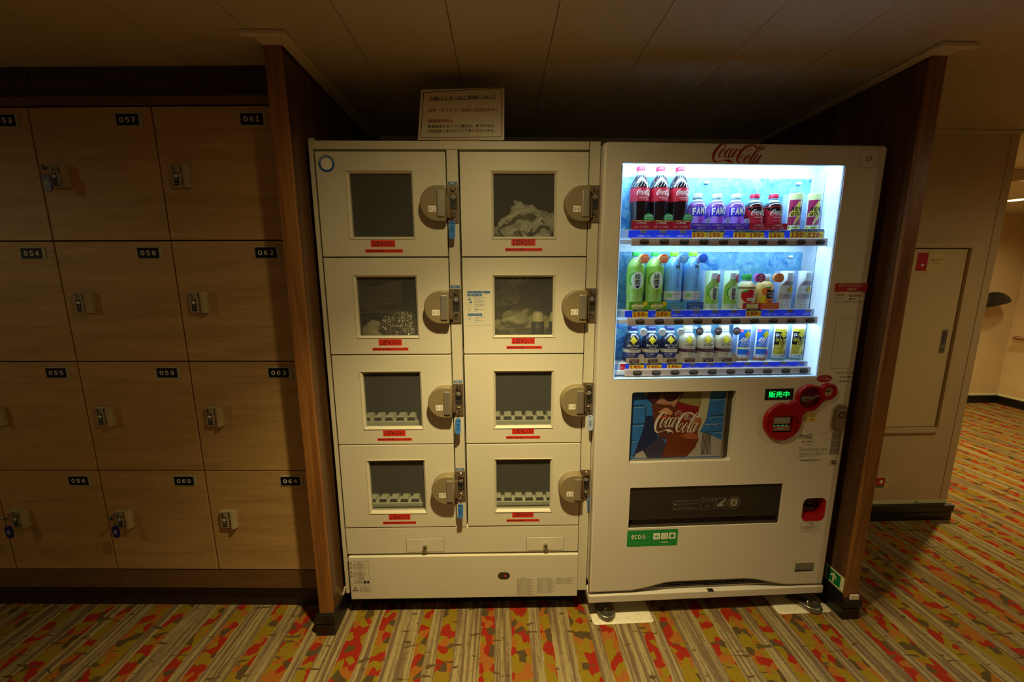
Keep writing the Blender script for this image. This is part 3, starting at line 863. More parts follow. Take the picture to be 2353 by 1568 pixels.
# instruction sticker by door 07
d = D2(); x0, z1 = -.120, 1.3395
PALE = mat('pale_sticker', 'd3cfb8', .45)
d.rect(x0 - .002, -.0330, 1.2130, z1 + .001, PALE, 1)
d.poly(rr(x0 + .002, -.0365, 1.3290, 1.3370, .001, 2), BLUE, 2).text('カギのないロッカーは使用中です', x0 + .042, 1.3330, .0048, WPAPER, 3, w=.074, bold=.02)
d.poly(rr(x0 + .002, -.0660, 1.3185, 1.3265, .001, 2), BLUE, 2).text('ご使用になるときは', x0 + .027, 1.3225, .0046, WPAPER, 3, w=.044, bold=.02)
d.poly(rr(x0 + .002, -.0660, 1.2480, 1.2560, .001, 2), BLUE, 2).text('お出しになるときは', x0 + .027, 1.2520, .0046, WPAPER, 3, w=.044, bold=.02)
for z, t_ in ((1.3135, '①荷物を入れドアを閉める'), (1.3075, '閉めてください'), (1.3015, '②100円硬貨2枚をコイン'), (1.2955, '投入口へ入れてください'), (1.2895, '③カギを右に回して抜いて'), (1.2835, 'カギは大切に保管して下'), (1.2775, 'さい。'), (1.2705, '■貴重品は入れないでくだ'), (1.2645, 'さい。'), (1.2435, '①カギを差し込み左に回し'), (1.2375, 'ドアを開け'), (1.2315, '②荷物をお取りください。'), (1.2255, 'ください。')):
    d.text(t_, x0 + .0270, z, .0036, BLUE, 2, w=.0036 * .92 * len(t_), align='l')
d.frame(x0 + .003, x0 + .0155, 1.3035, 1.3155, .0004, BLUE).ring(x0 + .0092, 1.3095, .0042, .0047, BLUE).poly(disc(x0 + .0092, 1.3095, .0044, n=16, a0=pi, a1=2 * pi), BLUE, 3)
d.ring(x0 + .0030, 1.2930, .0036, .0040, BLUE).frame(x0 + .0110, x0 + .0175, 1.2840, 1.3000, .0004, BLUE).rect(x0 + .0110, x0 + .0175, 1.2945, 1.3005, BLUE, 3)
for z in (1.2730, 1.2400): d.ring(x0 + .0085, z, .0056, .0061, BLUE); d.poly([(x0 + .007, z - .003), (x0 + .0082, z - .0035), (x0 + .0100, z + .003), (x0 + .0088, z + .0035)], BLUE, 3)
part('instruction_sticker', d.into(MB(), on_plane(-.0013)), fr_)

# keys in the coin locks
for (c, r, M, ztop, u, yaw, lab) in ((0, 0, BLUETAG, 1.5770, -.1605, 0, 'key with blue tag 01 hanging from the top left coin lock'), (0, 2, BLUETAG, .8680, -.1590, .5, 'key with blue tag hanging under the coin lock of door 03'),
                               (0, 3, BLUETAG, .5210, -.1585, .12, 'key with blue tag 05 hanging under the lowest left coin lock'), (1, 2, PALETAG, .8770, .3335, 0, 'key with pale tag 08 hanging beside the vending machine'),
                               (1, 3, BLUETAG, .5400, .3375, 1.1, 'key with blue tag seen edge-on at door 10')):
    lx = (-.1607, .3293)[c] + .0025
    key_tag(u, ztop, 0, NUM[c][r], M, INK, FF, lab, w=.021, h=.060, lockc=(lx, -.012, FZ[r] - .2082), tilt=(-.04 if c == 0 else .02), yaw=yaw)


# things left inside the lockers
def blob(cx, cy, cz, rx, ry, rz, M, seed, amp=.35, freq=3, sub=5, flat=.45, crease=.5):
    bm = bmesh.new(); bmesh.ops.create_icosphere(bm, subdivisions=sub, radius=1); o = Vector((seed * 7.3, seed * 3.1, seed))
    for v in bm.verts:
        n1 = noise.noise(v.co * freq * .5 + o); n2 = abs(noise.noise(v.co * freq + o * 2)); n3 = abs(noise.noise(v.co * freq * 2.3 + o))
        k = 1 + amp * n1 - amp * crease * (n2 + .5 * n3)
        p = v.co * k; p.z = max(p.z, -flat); v.co = Vector((cx + p.x * rx, cy + p.y * ry, cz + p.z * rz))
    return MB().bm(bm, M, True)


BAG = mat('thin_white_plastic', 'e6e6dc', .4); BAGY = mat('thin_yellowish_plastic', 'e0d8a8', .4)
# 06: shopping bag with two loop handles
t = thing('plastic_bag', 'crumpled white plastic carrier bag behind the window of door 06', 'bag', FF, (.10, .16, 1.505))
part('bag_body', blob(.105, .15, 1.556, .115, .07, .092, BAG, 3, .8, 2.6, 5, .5, .9), t)
for pts in ([(.02, .10, 1.55), (-.01, .085, 1.573), (.02, .08, 1.60), (.07, .08, 1.628), (.12, .085, 1.638), (.16, .10, 1.62), (.17, .12, 1.59)], [(.10, .075, 1.555), (.13, .07, 1.59), (.155, .075, 1.603), (.18, .085, 1.585), (.195, .09, 1.56)]):
    mb = MB(); vs = []; P = []
    for i in range(len(pts) - 1):
        for q in range(4): a, b = Vector(pts[i]), Vector(pts[i + 1]); P.append(a.lerp(b, q / 4))
    P.append(Vector(pts[-1]))
    for i, p in enumerate(P):
        wv = .010 + .004 * sin(i * 1.3); vs += [(p.x, p.y - .002, p.z - wv), (p.x + .002, p.y + .006, p.z), (p.x, p.y, p.z + wv)]
    mb.add(vs, [f for i in range(len(P) - 1) for f in ((3 * i, 3 * i + 3, 3 * i + 4, 3 * i + 1), (3 * i + 1, 3 * i + 4, 3 * i + 5, 3 * i + 2))], BAG, True)
    part('bag_handle', mb, t)
# 02: printed paper bag and a silver bubble bag
t = thing('printed_bag', 'pale printed bag with 22,000 seen mirrored inside door 02', 'bag', FF, (-.43, .2, 1.13))
DK = mat('dark_film', '25221c', .4)
part('bag_sheet', MB().box(-.600, -.392, .150, .158, 1.245, 1.435, mat('bag_paper', 'dedbc4', .6), .004), t)
d = D2(); P = [(-.600, 1.434)] + [(-.600 + .208 * i / 16, 1.361 - .011 * sin(i / 16 * 6.3 - 1.2)) for i in range(17)] + [(-.392, 1.434)]
d.poly(P, DK).text('22,000', -.470, 1.316, .018, INK, 2, w=.078, sx=-1).text('円', -.516, 1.311, .009, INK, 2, sx=-1).rect(-.480, -.398, 1.262, 1.277, mat('dull_red', '8a1f16', .5), 2).rect(-.575, -.540, 1.250, 1.268, mat('dull_red', '8a1f16', .5), 2)
for z in (1.350, 1.337, 1.325, 1.313, 1.300): d.rect(-.562, -.530, z, z + .003, GREY, 2).poly(disc(-.568, z + .0015, .002, n=8), INK, 2)
d.frame(-.522, -.398, 1.292, 1.338, .0008, GREY)
part('bag_print', d.into(MB(), on_plane(.1497)), t)
t = thing('bubble_bag', 'shiny silver quilted cool bag behind the window of door 02', 'bag', FF, (-.37, .1, 1.15))
SILV = mat('silver_foil', 'd6d0bd', .22, .9)
vn = SILV.node_tree.nodes.new('ShaderNodeTexVoronoi'); vn.inputs['Scale'].default_value = 170; SILV.node_tree.links.new(texco(SILV), vn.inputs['Vector']); bump(SILV, vn.outputs[0], 1.0, .004)
part('bag_body', blob(-.380, .098, 1.196, .092, .042, .068, SILV, 11, .5, 2.4, 5, .7, .8), t)
part('bag_flap', blob(-.500, .110, 1.178, .050, .032, .045, mat('pale_mesh_cloth', 'cfc5a2', .7), 5, .4, 2, 4, .7), t)
# 07
t = thing('cloth_bag', 'floral patterned cloth bag behind the window of door 07', 'bag', FF, (.02, .2, 1.27))
part('bag_body', blob(-.005, .150, 1.335, .085, .06, .068, FLORAL, 21, .4, 2, 5, .9, .5), t)
part('bag_top', blob(.060, .115, 1.385, .050, .03, .026, FLORAL, 23, .4, 2, 4, .9, .4), t)
single('plastic_bag', blob(.075, .215, 1.215, .165, .08, .095, BAGY, 31, .5, 2.4, 5, .75, .8), 'yellowish translucent plastic bag lying low inside door 07', 'bag', FF, (.08, .25, 1.15))
MILK = mat('milk', 'efe8bc', .4); LBL = mat('black_label', '1b1a17', .5)
for x, lab in ((.144, 'small milk bottle with black label in the middle of window 07'), (.2120, 'milk bottle half hidden by the right edge of window 07')):
    t = thing('milk_bottle', lab, 'bottle', FF, (x, .085, 1.1410)); pr = [(.023, 0), (.0245, .004), (.0245, .080), (.0235, .090), (.0185, .108), (.0165, .114)]
    part('bottle', MB().lathe(pr, x, .085, 1.1410, MILK, 24), t)
    part('cap', MB().lathe([(.0185, 0), (.0188, .002), (.0188, .012), (.018, .014), (0, .014)], x, .085, 1.2540, CLEARP, 20), t)
    d = D2(); mb = MB().lathe([(.0248, 0), (.0248, .074)], x, .085, 1.144, LBL, 24)
    d.rect(-.006, .016, .002, .020, WPAPER, 2)
    for k in range(9): d.rect(-.005 + .0022 * k, -.0038 + .0022 * k, .003, .017, INK, 3)
    d.text('低温殺菌牛乳', .004, .054, .003, WPAPER, 2, w=.024).text('成分', .002, .040, .009, GREY, 2).text('8 本', .0, .025, .004, GREY, 2)
    part('label', d.into(mb, on_lathe([(.0249, 0), (.0249, .08)], x, .085, 1.144, sh=-.004), .003), t)
single('clear_pouch', blob(-.49, .12, 1.54, .045, .05, .030, CLEARP, 41, .5, 2, 4, .7, .6), 'small clear plastic pouch in the lower left of window 01', 'pouch', FF, (-.49, .12, 1.52))

# notice on top
t = thing('notice_sign', 'laminated Japanese notice standing on top of the refrigerated locker', 'sign', FF, (-.135, .04, 1.842))
part('holder_base', MB().box(-.205, -.066, .035, .10, 1.842, 1.8575, mat('kraft_card', 'a5895a', .7), .001), t)
mb = MB(); S = [(-.2842, 1.8600), (.0176, 1.8600), (.0193, 2.0290), (-.2663, 2.0200)]
vs = [(x, .049, z) for x, z in S] + [(x, .052, z) for x, z in S]
SIGNP = mat('laminated_paper', 'd9c7a6', .4)
mb.add(vs, [(0, 1, 2, 3), (7, 6, 5, 4), (0, 4, 5, 1), (1, 5, 6, 2), (2, 6, 7, 3), (3, 7, 4, 0)], SIGNP)


def sp(px, py):   # zoomed sign print coordinates -> sign plane
    fx = (px - 5) / 2225.; L = -.2842 + .0; fz = (py - 165) / 1300.
    zt = 2.0200 + .0090 * fx; z = zt + (1.860 - zt) * fz; xl = -.2663 + (-.2842 + .2663) * fz; xr = .0193 + (.0176 - .0193) * fz
    return xl + (px - (80 - 80 * fz)) / (2230 - (80 - 80 * fz)) * (xr - xl), z


SINK = mat('brown_ink', '2a1410', .6); SRED = mat('red_ink', 'b0261a', .6)
d = D2()
fo = [sp(140, 232), sp(2160, 168), sp(2160, 1386), sp(66, 1406)]; fi = [sp(158, 246), sp(2148, 183), sp(2148, 1376), sp(82, 1394)]
for i in range(4): d.poly([fo[i], fo[(i + 1) % 4], fi[(i + 1) % 4], fi[i]], SINK)


def sline(t_, x0, x1, y, h, M, bold=.012):
    a = sp(x0, y); b = sp(x1, y); r_ = math.atan2(.009, .29) * (1 if y < 700 else .5)
    d.text(t_, (a[0] + b[0]) / 2, (a[1] + b[1]) / 2, h, M, 2, w=b[0] - a[0], rot=r_, bold=bold)


sline('冷蔵ロッカーのご使用について', 290, 2000, 390, .0125, SINK, .02)
a, b = sp(285, 455), sp(2000, 425); d.poly([a, b, (b[0], b[1] + .0012), (a[0], a[1] + .0012)], SINK, 2)
sline('・', 215, 245, 712, .003, SINK); sline('有料（￥２００）払戻しは出来ません', 275, 2080, 700, .0120, SRED, .02)
sline('・', 200, 230, 985, .003, SINK); sline('無銭使用禁止', 265, 915, 970, .0120, SRED, .02)
sline('無銭使用をみつけた場合は、係りのもの', 255, 1960, 1105, .0105, SINK)
sline('が回収致しますのでご了承くださいませ。', 245, 1990, 1228, .0105, SINK)
part('notice_sheet', d.into(mb, on_plane(.049)), t)

# ================================================================== VENDING MACHINE
vm = thing('vending_machine', 'white lit drinks vending machine with red script logo right of the cream locker', 'vending machine', VF, (.843, .35, 0))
A0, A1, ZT = .3478, 1.3385, 1.8294
R_ = .016
outer = rr(A0, A1, .1165, ZT, R_, 5)
outer = [p for p in outer if p[1] > .15]
# bottom edge with its shallow arch, walked left to right before the right side goes up
bot = [(A0, .126), (A0 + .004, .1225), (.5229, .1223), (.600, .136), (.665, .1525), (.70, .1555), (1.000, .1555), (1.035, .152), (1.10, .1365), (1.16, .122), (1.19, .119), (A1 - .004, .1165), (A1, .120)]
outer = bot + outer
disp = rr(.4097, 1.1935, 1.0117, 1.7625, .008, 3); post = rr(.4857, .8845, .6840, .9644, .008, 3); slot = rr(.4975, 1.1111, .4072, .5807, .003, 2)
ret = rr(1.2045, 1.2995, .4130, .5130, .022, 5)
part('door_panel', MB().plate(outer, [disp, post, slot, ret], 0, .010, VWHITE, .009), vm)
core = rect(A0 + .002, A1 - .002, .162, ZT - .004)
part('door_core', MB().plate(core, [rect(.4097, 1.1935, 1.0117, 1.8020), post, slot, ret], .0101, .132, VWHITE), vm)
part('cabinet', MB().box(A0 + .034, A1 - .002, .135, .70, .1, ZT - .006, VWHITE, .004).box(A0 + .016, A1 - .006, .1325, .136, .16, ZT - .01, GAP), vm)
part('plinth', MB().box(A0 + .002, A1 + .001, -.003, .06, .079, .112, VWHITE, .003).box(A0 + .034, A1 - .002, .06, .68, .079, .112, VWHITE).box(.42, 1.28, .02, .1, .1125, .1185, VWHITE), vm)
mb = MB().box(.5, 1.19, .05, .07, .112, .16, SMOKE)
for k in range(5): mb.box(.52, 1.17, .02, .05, .123 + .0075 * k, .126 + .0075 * k, SMOKE)
for k in range(7): mb.box(.56 + .09 * k, .564 + .09 * k, .018, .05, .12, .155, SMOKE)
part('ventilation_grille', mb, vm)
d = D2(); script(d, .7178, 1.7965, .184, mat('logo_red', '8e1013', .45)); d.ring(.902, 1.7655, .0022, .0028, GREY)
d.text('R', .902, 1.7655, .0022, GREY)
part('header_logo', d.into(MB(), on_plane(0)), vm, 'red script lettering on the header')
d = D2(); d.frame(1.2400, 1.3050, 1.7560, 1.8165, .0007, INK).text('19', 1.2725, 1.7870, .0165, INK, 2, w=.021)
part('number_sticker', d.into(MB(), on_plane(0)), vm)
# display interior
INW = mat('display_white', 'c8d8e6', .45)
dc = part('display_case', MB().box(.4115, .4135, .002, .124, 1.0137, 1.7605, INW).box(.4115, .4135, .011, .124, 1.7605, 1.8000, INW).box(1.1900, 1.1920, .002, .124, 1.0137, 1.7605, INW).box(1.1900, 1.1920, .011, .124, 1.7605, 1.8000, INW).box(.4135, 1.19, .011, .124, 1.7985, 1.8005, INW).box(.4135, 1.19, .002, .124, 1.0137, 1.0157, INW).box(.4115, 1.192, .124, .126, 1.0137, 1.8000, INW), vm)
part('corner_seam', MB().box(1.1893, 1.1899, .070, .0735, 1.016, 1.758, mat('seam_grey', '6d8797', .5)), dc)
GUIDE = mat('side_guide_fill', (.58, .80, 1.0), .5, emit=.5)
part('light_guide_and_fill', MB().box(1.1870, 1.1898, .004, .068, 1.018, 1.757, GUIDE).box(.4137, .4165, .004, .068, 1.018, 1.757, GUIDE), dc)  # unseen left strip added beside the right guide to brighten the drink fronts
part('led_bar', MB().box(.4160, 1.165, .013, .034, 1.7850, 1.7975, LED), dc)
part('glass_pane', MB().box(.4095, 1.1937, -.0005, .0015, 1.0115, 1.7627, GLASS), dc)
SH = [(1.552, 1.5235, 1.5500, 1.4965, 1.5215), (1.2645, 1.2386, 1.2628, 1.2125, 1.2372), (1.0630, 1.0379, 1.0622, 1.0195, 1.0438)]
RAILM = mat('taupe_button_rail', 'b7a69c', .35); BTN = mat('dark_button', '2c241c', .3); BTN2 = mat('button_reflection', '6b5d48', .35)
BLUEP = mat('cold_strip_blue', '1633d8', .4, emit=.35); YEL = mat('price_yellow', 'e6cf10', .5); DBL = mat('price_blue', '1a4a8c', .5); PRED = mat('price_red', 'b0201a', .5); PGREY = mat('price_grey', '8f8f9c', .5); CLEARS = mat('strip_plastic', 'a9c4ee', .3)  # strip blue glows slightly in place of LED light shining through it
bt = MB(); P = rr(-.0172, .0172, -.0092, .0088, .0086, 7); bt.plate(P, [], -.0022, .001, GAP, .001)
P = rr(-.0155, .0155, -.0078, .0074, .0074, 7); bt.plate(P, [], -.0036, .0, BTN, .0012)
bt.add([(x, -.0038, z) for x, z in [(-.0142, .0008), (-.008, -.0008), (.008, -.0008), (.0142, .0008), (.0122, .0046), (.0080, .0062), (-.0080, .0062), (-.0122, .0046)]], [tuple(range(8))], BTN2)  # brownish reflection on the upper half, painted as a lighter patch
BTM = bt.mesh('button')
PR = [['190'] * 3 + ['160'] * 7, ['160', '160', '140', '140', '140', '140', '150', '160', '170', '170'], ['150'] * 3 + ['160'] * 3 + ['140'] * 4]
for r, (zs, p0, p1, b0, b1) in enumerate(SH):
    sh = part('shelf', MB().box(.416, 1.188, .050, .118, zs - .004, zs, WHITE, .001).box(.47, 1.186, .046, .050, p0 - .002, zs, WHITE), vm)
    part('button_rail', MB().box(.464, 1.1885, .026, .034, b0 - .002, b1 + .001, RAILM, .0036, 3).box(.466, 1.187, .030, .044, b0 + .006, b1, RAILM).box(.416, .475, .032, .044, b0 + .004, b1 - .004, INW, .003), sh)
    d = D2(); d.rect(.4600, 1.1720, p0, p1, BLUEP); d.rect(1.1720, 1.1895, p0, p1 + .001, CLEARS); d.rect(.418, .460, p0, p1, CLEARS)
    if r == 2: d.rect(.452, .470, p0, p1, mat('hot_strip_red', 'c8123c', .4), 2).text('い', .459, p0 + .011, .007, WPAPER, 3)
    for i in range(10):
        ux = .5135 + .0722 * i
        d.poly(rr(ux - .0115, ux + .0115, p1 - .0098, p1 - .0006, .0015, 2), PGREY, 2).text('¥' + PR[r][i], ux + .001, p1 - .0052, .0068, INK, 3, w=.019, bold=.02)
        d.text('つめた～い', ux, p0 + .0075, .0088, WPAPER, 3, w=.048, bold=.02)
    part('price_strip', d.into(MB(), on_plane(.0455)), sh)
    for i in range(10): put('button', BTM, sh, .5110 + .0720 * i, .0260, (b0 + b1) / 2 - .0005)
    if r < 2: part('led_bar', MB().box(.470, 1.165, .0345, .0430, b0 + .0015, b0 + .0055, LED), sh)
    zt_ = (1.748, 1.480, 1.206)[r]
    bp = part('backdrop', MB().box(.4145, 1.1780, .1215, .1235, zs + .001, zt_, ICE), vm, 'printed ice picture behind the bottles')
    d = D2(); HX = mat('pale_hexagon', '7db4cc', .4); HT = mat('teal_dot', '5aa4bc', .4); HB = mat('blue_drop', '1c68b4', .4)
    rs = random.Random(5 + r)
    for q in range(13 if r < 2 else 5):
        hx, hz, hr = rs.uniform(.43, 1.15), rs.uniform(zs + .10 if r == 0 else zs + .13, zt_ - .025) if zt_ - zs > .16 else zt_ - .03, rs.uniform(.007, .019)
        if q % 3: d.poly(disc(hx, hz, hr, n=6, a0=pi / 6, a1=pi / 6 + 2 * pi), HX, 1 + (q % 2))
        else: d.poly(disc(hx, hz, hr * .7, n=20), HT, 2)
    for hx in (.757, 1.085): d.poly([(hx - .009, zs + .10), (hx - .007, zs + .093), (hx, zs + .090), (hx + .007, zs + .093), (hx + .009, zs + .10), (hx, zs + .130)], HB, 3)
    part('print_shapes', d.into(MB(), on_plane(.1214)), bp)
    for hx in (.428, .770, 1.125): part('clip', MB().box(hx - .008, hx + .008, .112, .121, zt_ - .022, zt_ - .014, WHITE, .001, 1), vm)
# raised yellow price tags


def ytag(x, z0, z1, w_, t_, sh):
    d = D2(); h = z1 - z0; cold = t_ == '120'
    d.rect(x, x + w_, z0, z1, YEL, 1).rect(x, x + w_, z1 - h * .25, z1, DBL, 2)
    d.text('つめた～い' if not cold else 'つめたい COLD', x + w_ / 2, z1 - h * .125, h * .17, YEL if not cold else WPAPER, 3, w=w_ * (.5 if not cold else .8))
    d.text(t_, x + w_ * .40, z0 + h * .38, h * .54, PRED, 3, w=w_ * .74, bold=.10).text('円', x + w_ * .89, z0 + h * .30, h * .30, PRED, 3, bold=.02)
    mb = MB().box(x, x + w_, .0435, .0445, z0, z1, YEL); return part('price_tag', d.into(mb, on_plane(.0435)), sh)


shs = [o for o in vm.children if o.name.startswith('shelf')]
shs.sort(key=lambda o: -max(v.co.z for v in o.data.vertices))
for x in (.691, .7502, .8449, .9018, .9767): ytag(x, 1.5222, 1.5505, .0567, '150', shs[0])
for x in (1.0569, 1.1203): ytag(x, 1.5222, 1.5555, .0617, '120', shs[0])
for x in (.488, .5755, .920): ytag(x, 1.2380, 1.2672, .058, '150', shs[1])
for x in (.4855, .5527, .6315): ytag(x, 1.0370, 1.0650, .0575, '150', shs[2])


# ---- the samples
def hexm(n, c, rough=.45, metal=0, **k): return mat(n, c, rough, metal, **k)


COLA = hexm('cola', '1c0d10', .12, coat=.6); CRED = hexm('label_red', 'b0122c', .35); CAPR = hexm('cap_red', 'c0103c', .4)
PURP = hexm('grape_soda', '7a4a9c', .15, coat=.5); CLEARN = hexm('clear_neck', 'b6def0', .15, coat=.6); FBLUE = hexm('deep_blue', '3420cc', .4); FVIO = hexm('violet_label', 'ac7cec', .4)
CAPW = hexm('cap_white', 'd4e4f2', .35); ROSE = hexm('recycle_green', '0e9a50', .4); GRAPE = hexm('grape_pink', 'a64ad0', .4)
TEA = hexm('green_tea', 'a4d874', .2, coat=.5); TEAL = hexm('tea_label', '98da58', .35); TEAD = hexm('tea_dark', '2f9a3c', .35); CAPG = hexm('cap_green', '34b04c', .35); TEAW = hexm('tea_oval', 'd9eede', .4); CAPL = hexm('cap_lime', '7ad81c', .35)
WAT = hexm('blue_film', '6fb6f2', .2, coat=.4); WATL = hexm('pale_film', 'a9d4f4', .3); STRAW = hexm('strawberry_red', 'd01c2c', .35); JUI = hexm('pale_juice', 'f2e6b4', .3); ORNG = hexm('orange', 'f2cf7c', .35); ORD = hexm('orange_deep', 'e2702a', .35)
BLK = hexm('coffee_black', '1c1f38', .25, coat=.5); CRM = hexm('coffee_cream', 'b5a98a', .3, coat=.3); BRN = hexm('coffee_brown', '4a2434', .35); NAVC = hexm('cap_navy', '1e2a5c', .3); SILC = hexm('silver_neck', 'bcd8ec', .25, .6)
YELD = hexm('yellow_diamond', 'e4d42c', .4); SKY = hexm('can_blue', '1a6ae0', .35); GOLD = hexm('can_gold', 'cdbf48', .3, .3); BLKP = hexm('print_black', '14121a', .4); MAG = hexm('can_magenta', 'a82c5c', .35); PLY = hexm('pale_yellow', 'e2eca0', .4); PGR = hexm('pale_green_card', 'bfecc4', .4); LAT = hexm('latte_grey', 'b4c0cc', .4); PINK = hexm('badge_magenta', 'b02c8c', .4); LGREY = hexm('card_pale', 'd4e2ec', .4)
YC = .0835


def diamond(d, x, z, r, layer=3):
    P = []
    for k in range(4):
        a = pi / 2 * k; c_ = (x + r * cos(a), z + r * 1.12 * sin(a)); P += [(c_[0] + r * .12 * cos(a + 2.2), c_[1] + r * .14 * sin(a + 2.2)), c_, (c_[0] + r * .12 * cos(a - 2.2), c_[1] + r * .14 * sin(a - 2.2))][0:3:2]
    d.poly([(x + (p[0] - x) * 1.08, z + (p[1] - z) * 1.08) for p in P], BLKP, layer); d.poly(P, YELD, layer + 1)
    d.poly(disc(x, z + r * .55, r * .13, n=8), BLKP, layer + 2).text('GEORGIA', x, z + r * .06, r * .30, BLKP, layer + 2, w=r * 1.5, bold=.01).text('Coffee', x + r * .05, z - r * .38, r * .26, BLKP, layer + 2, shear=.3)


def card(d_parent, x, z0, M, lines, ink, w_=.070, h=.030, extra=None, M2=None):
    mb = MB().box(x - w_ / 2, x + w_ / 2, .0452, .0460, z0, z0 + h, M)
    d = D2()
    if M2: d.rect(x - w_ / 2, x - w_ / 2 + .006, z0, z0 + h, M2)
    n = len(lines)
    for i, (t_, hh, ww) in enumerate(lines): d.text(t_, x, z0 + h * (1 - (i + .62) / (n + .25)), hh, ink, 3, w=ww, bold=.03)
    if extra: extra(d, x, z0)
    return part('promo_card', d.into(mb, on_plane(.0452)), d_parent)


def badge(parent, x, z, r, M, lines, ink, M2=None, y=.0470):
    mb = MB().cyl(x, z, r, y, y + .0012, M, 28)
    if M2: mb.cyl(x - r * .30, z + r * .05, r * .98, y + .0016, y + .012, M2, 28)
    d = D2(); n = len(lines)
    for i, t_ in enumerate(lines): d.text(t_, x, z + r * (.55 * (n - 1) / 2 - .55 * i), r * .42, ink, 2, w=r * min(1.65, .42 * len(t_)), bold=.02)
    return part('badge', d.into(mb, on_plane(y)), parent)


def ux(i): return .5070 + .0717 * i


ORDW_ = ['leftmost', 'second from the left', 'third from the left', 'fourth from the left', 'fifth from the left', 'sixth from the left', 'seventh from the left', 'eighth from the left', 'ninth from the left', 'rightmost']
ORDW = [w_.replace('from the left', 'from left') for w_ in ORDW_]
ROWW = ['top shelf', 'middle shelf', 'bottom shelf']
ZS = [1.5525, 1.2650, 1.0635]


def sample(name, desc, cat, r, i, group): return thing(name, '%s, %s on %s' % (desc, ORDW[i], ROWW[r]), cat, VF, (ux(i), YC, ZS[r]), group)


for i in range(3):                                # large cola bottles
    t = sample('cola_bottle', 'tall dark cola bottle with red label', 'bottle', 0, i, 'drink samples on the top shelf'); x, z = ux(i), ZS[0]
    pr = [(.0275, 0), (.030, .004), (.0315, .02), (.0295, .038), (.0290, .050), (.0305, .066), (.0333, .088), (.0338, .100), (.0338, .143), (.0325, .155), (.028, .170), (.0215, .183), (.0165, .190)]
    part('bottle', MB().lathe(pr, x, YC, z, COLA, 32), t)
    mb = MB()
    for k in range(9):                            # swirling ribs on the shoulder
        pts = [(x + rr_ * 1.012 * sin(a), YC - rr_ * 1.012 * cos(a), z + zz) for zz, rr_, a in [(.148 + .040 * q / 7, [.0335, .0322, .0306, .0287, .0262, .0236, .0210, .0190][q], -1.3 + .33 * k + .10 * q) for q in range(8)]]
        mb.tube(pts, .0006, CLEARN, 5)
    part('shoulder_ribs', mb, t)
    part('neck', MB().lathe([(.0165, .190), (.0135, .195), (.0128, .200), (.0150, .2015), (.0150, .2035), (.013, .204)], x, YC, z, CLEARN, 24), t)
    part('cap', MB().lathe([(.0150, .2035), (.0155, .2045), (.0152, .2175), (.0140, .2195), (0, .2195)], x, YC, z, CAPR, 28), t)
    d = D2(); d.rect(-.050, .050, .098, .1445, CRED); script(d, -.009, .128, .060, WPAPER, 2); d.text('ORIGINAL TASTE', .018, .1105, .0042, WPAPER, 2, w=.036).text('発売以来おいしさをお届け', .021, .1045, .0022, WPAPER, 2, w=.030)
    part('label', d.into(MB(), on_lathe(pr, x, YC, z), .004), t)
    badge(t, x + .0235, z + .038, .0175, ROSE, ['100%', 'リサイクル', 'ペット'], WPAPER)
    card(t, x - .002, z + .0005, CRED, [('この爽快感、', .0075, .040), ('コカ・コーラだけ。', .0075, .052)], WPAPER, h=.031, extra=lambda d, X, Z: (d.rect(X - .036, X + .036, Z + .0255, Z + .031, hexm('cola_splash', 'a04a1c', .3), 1), d.rect(X - .02, X + .004, Z + .028, Z + .031, hexm('ice_amber', 'e6b070', .3), 2), d.rect(X + .012, X + .03, Z + .027, Z + .0295, hexm('ice_amber', 'e6b070', .3), 2)))
SM = [(.0285, 0), (.0315, .003), (.0325, .012), (.0325, .072), (.0322, .080), (.030, .090), (.0250, .0985), (.0180, .1055), (.0150, .109)]
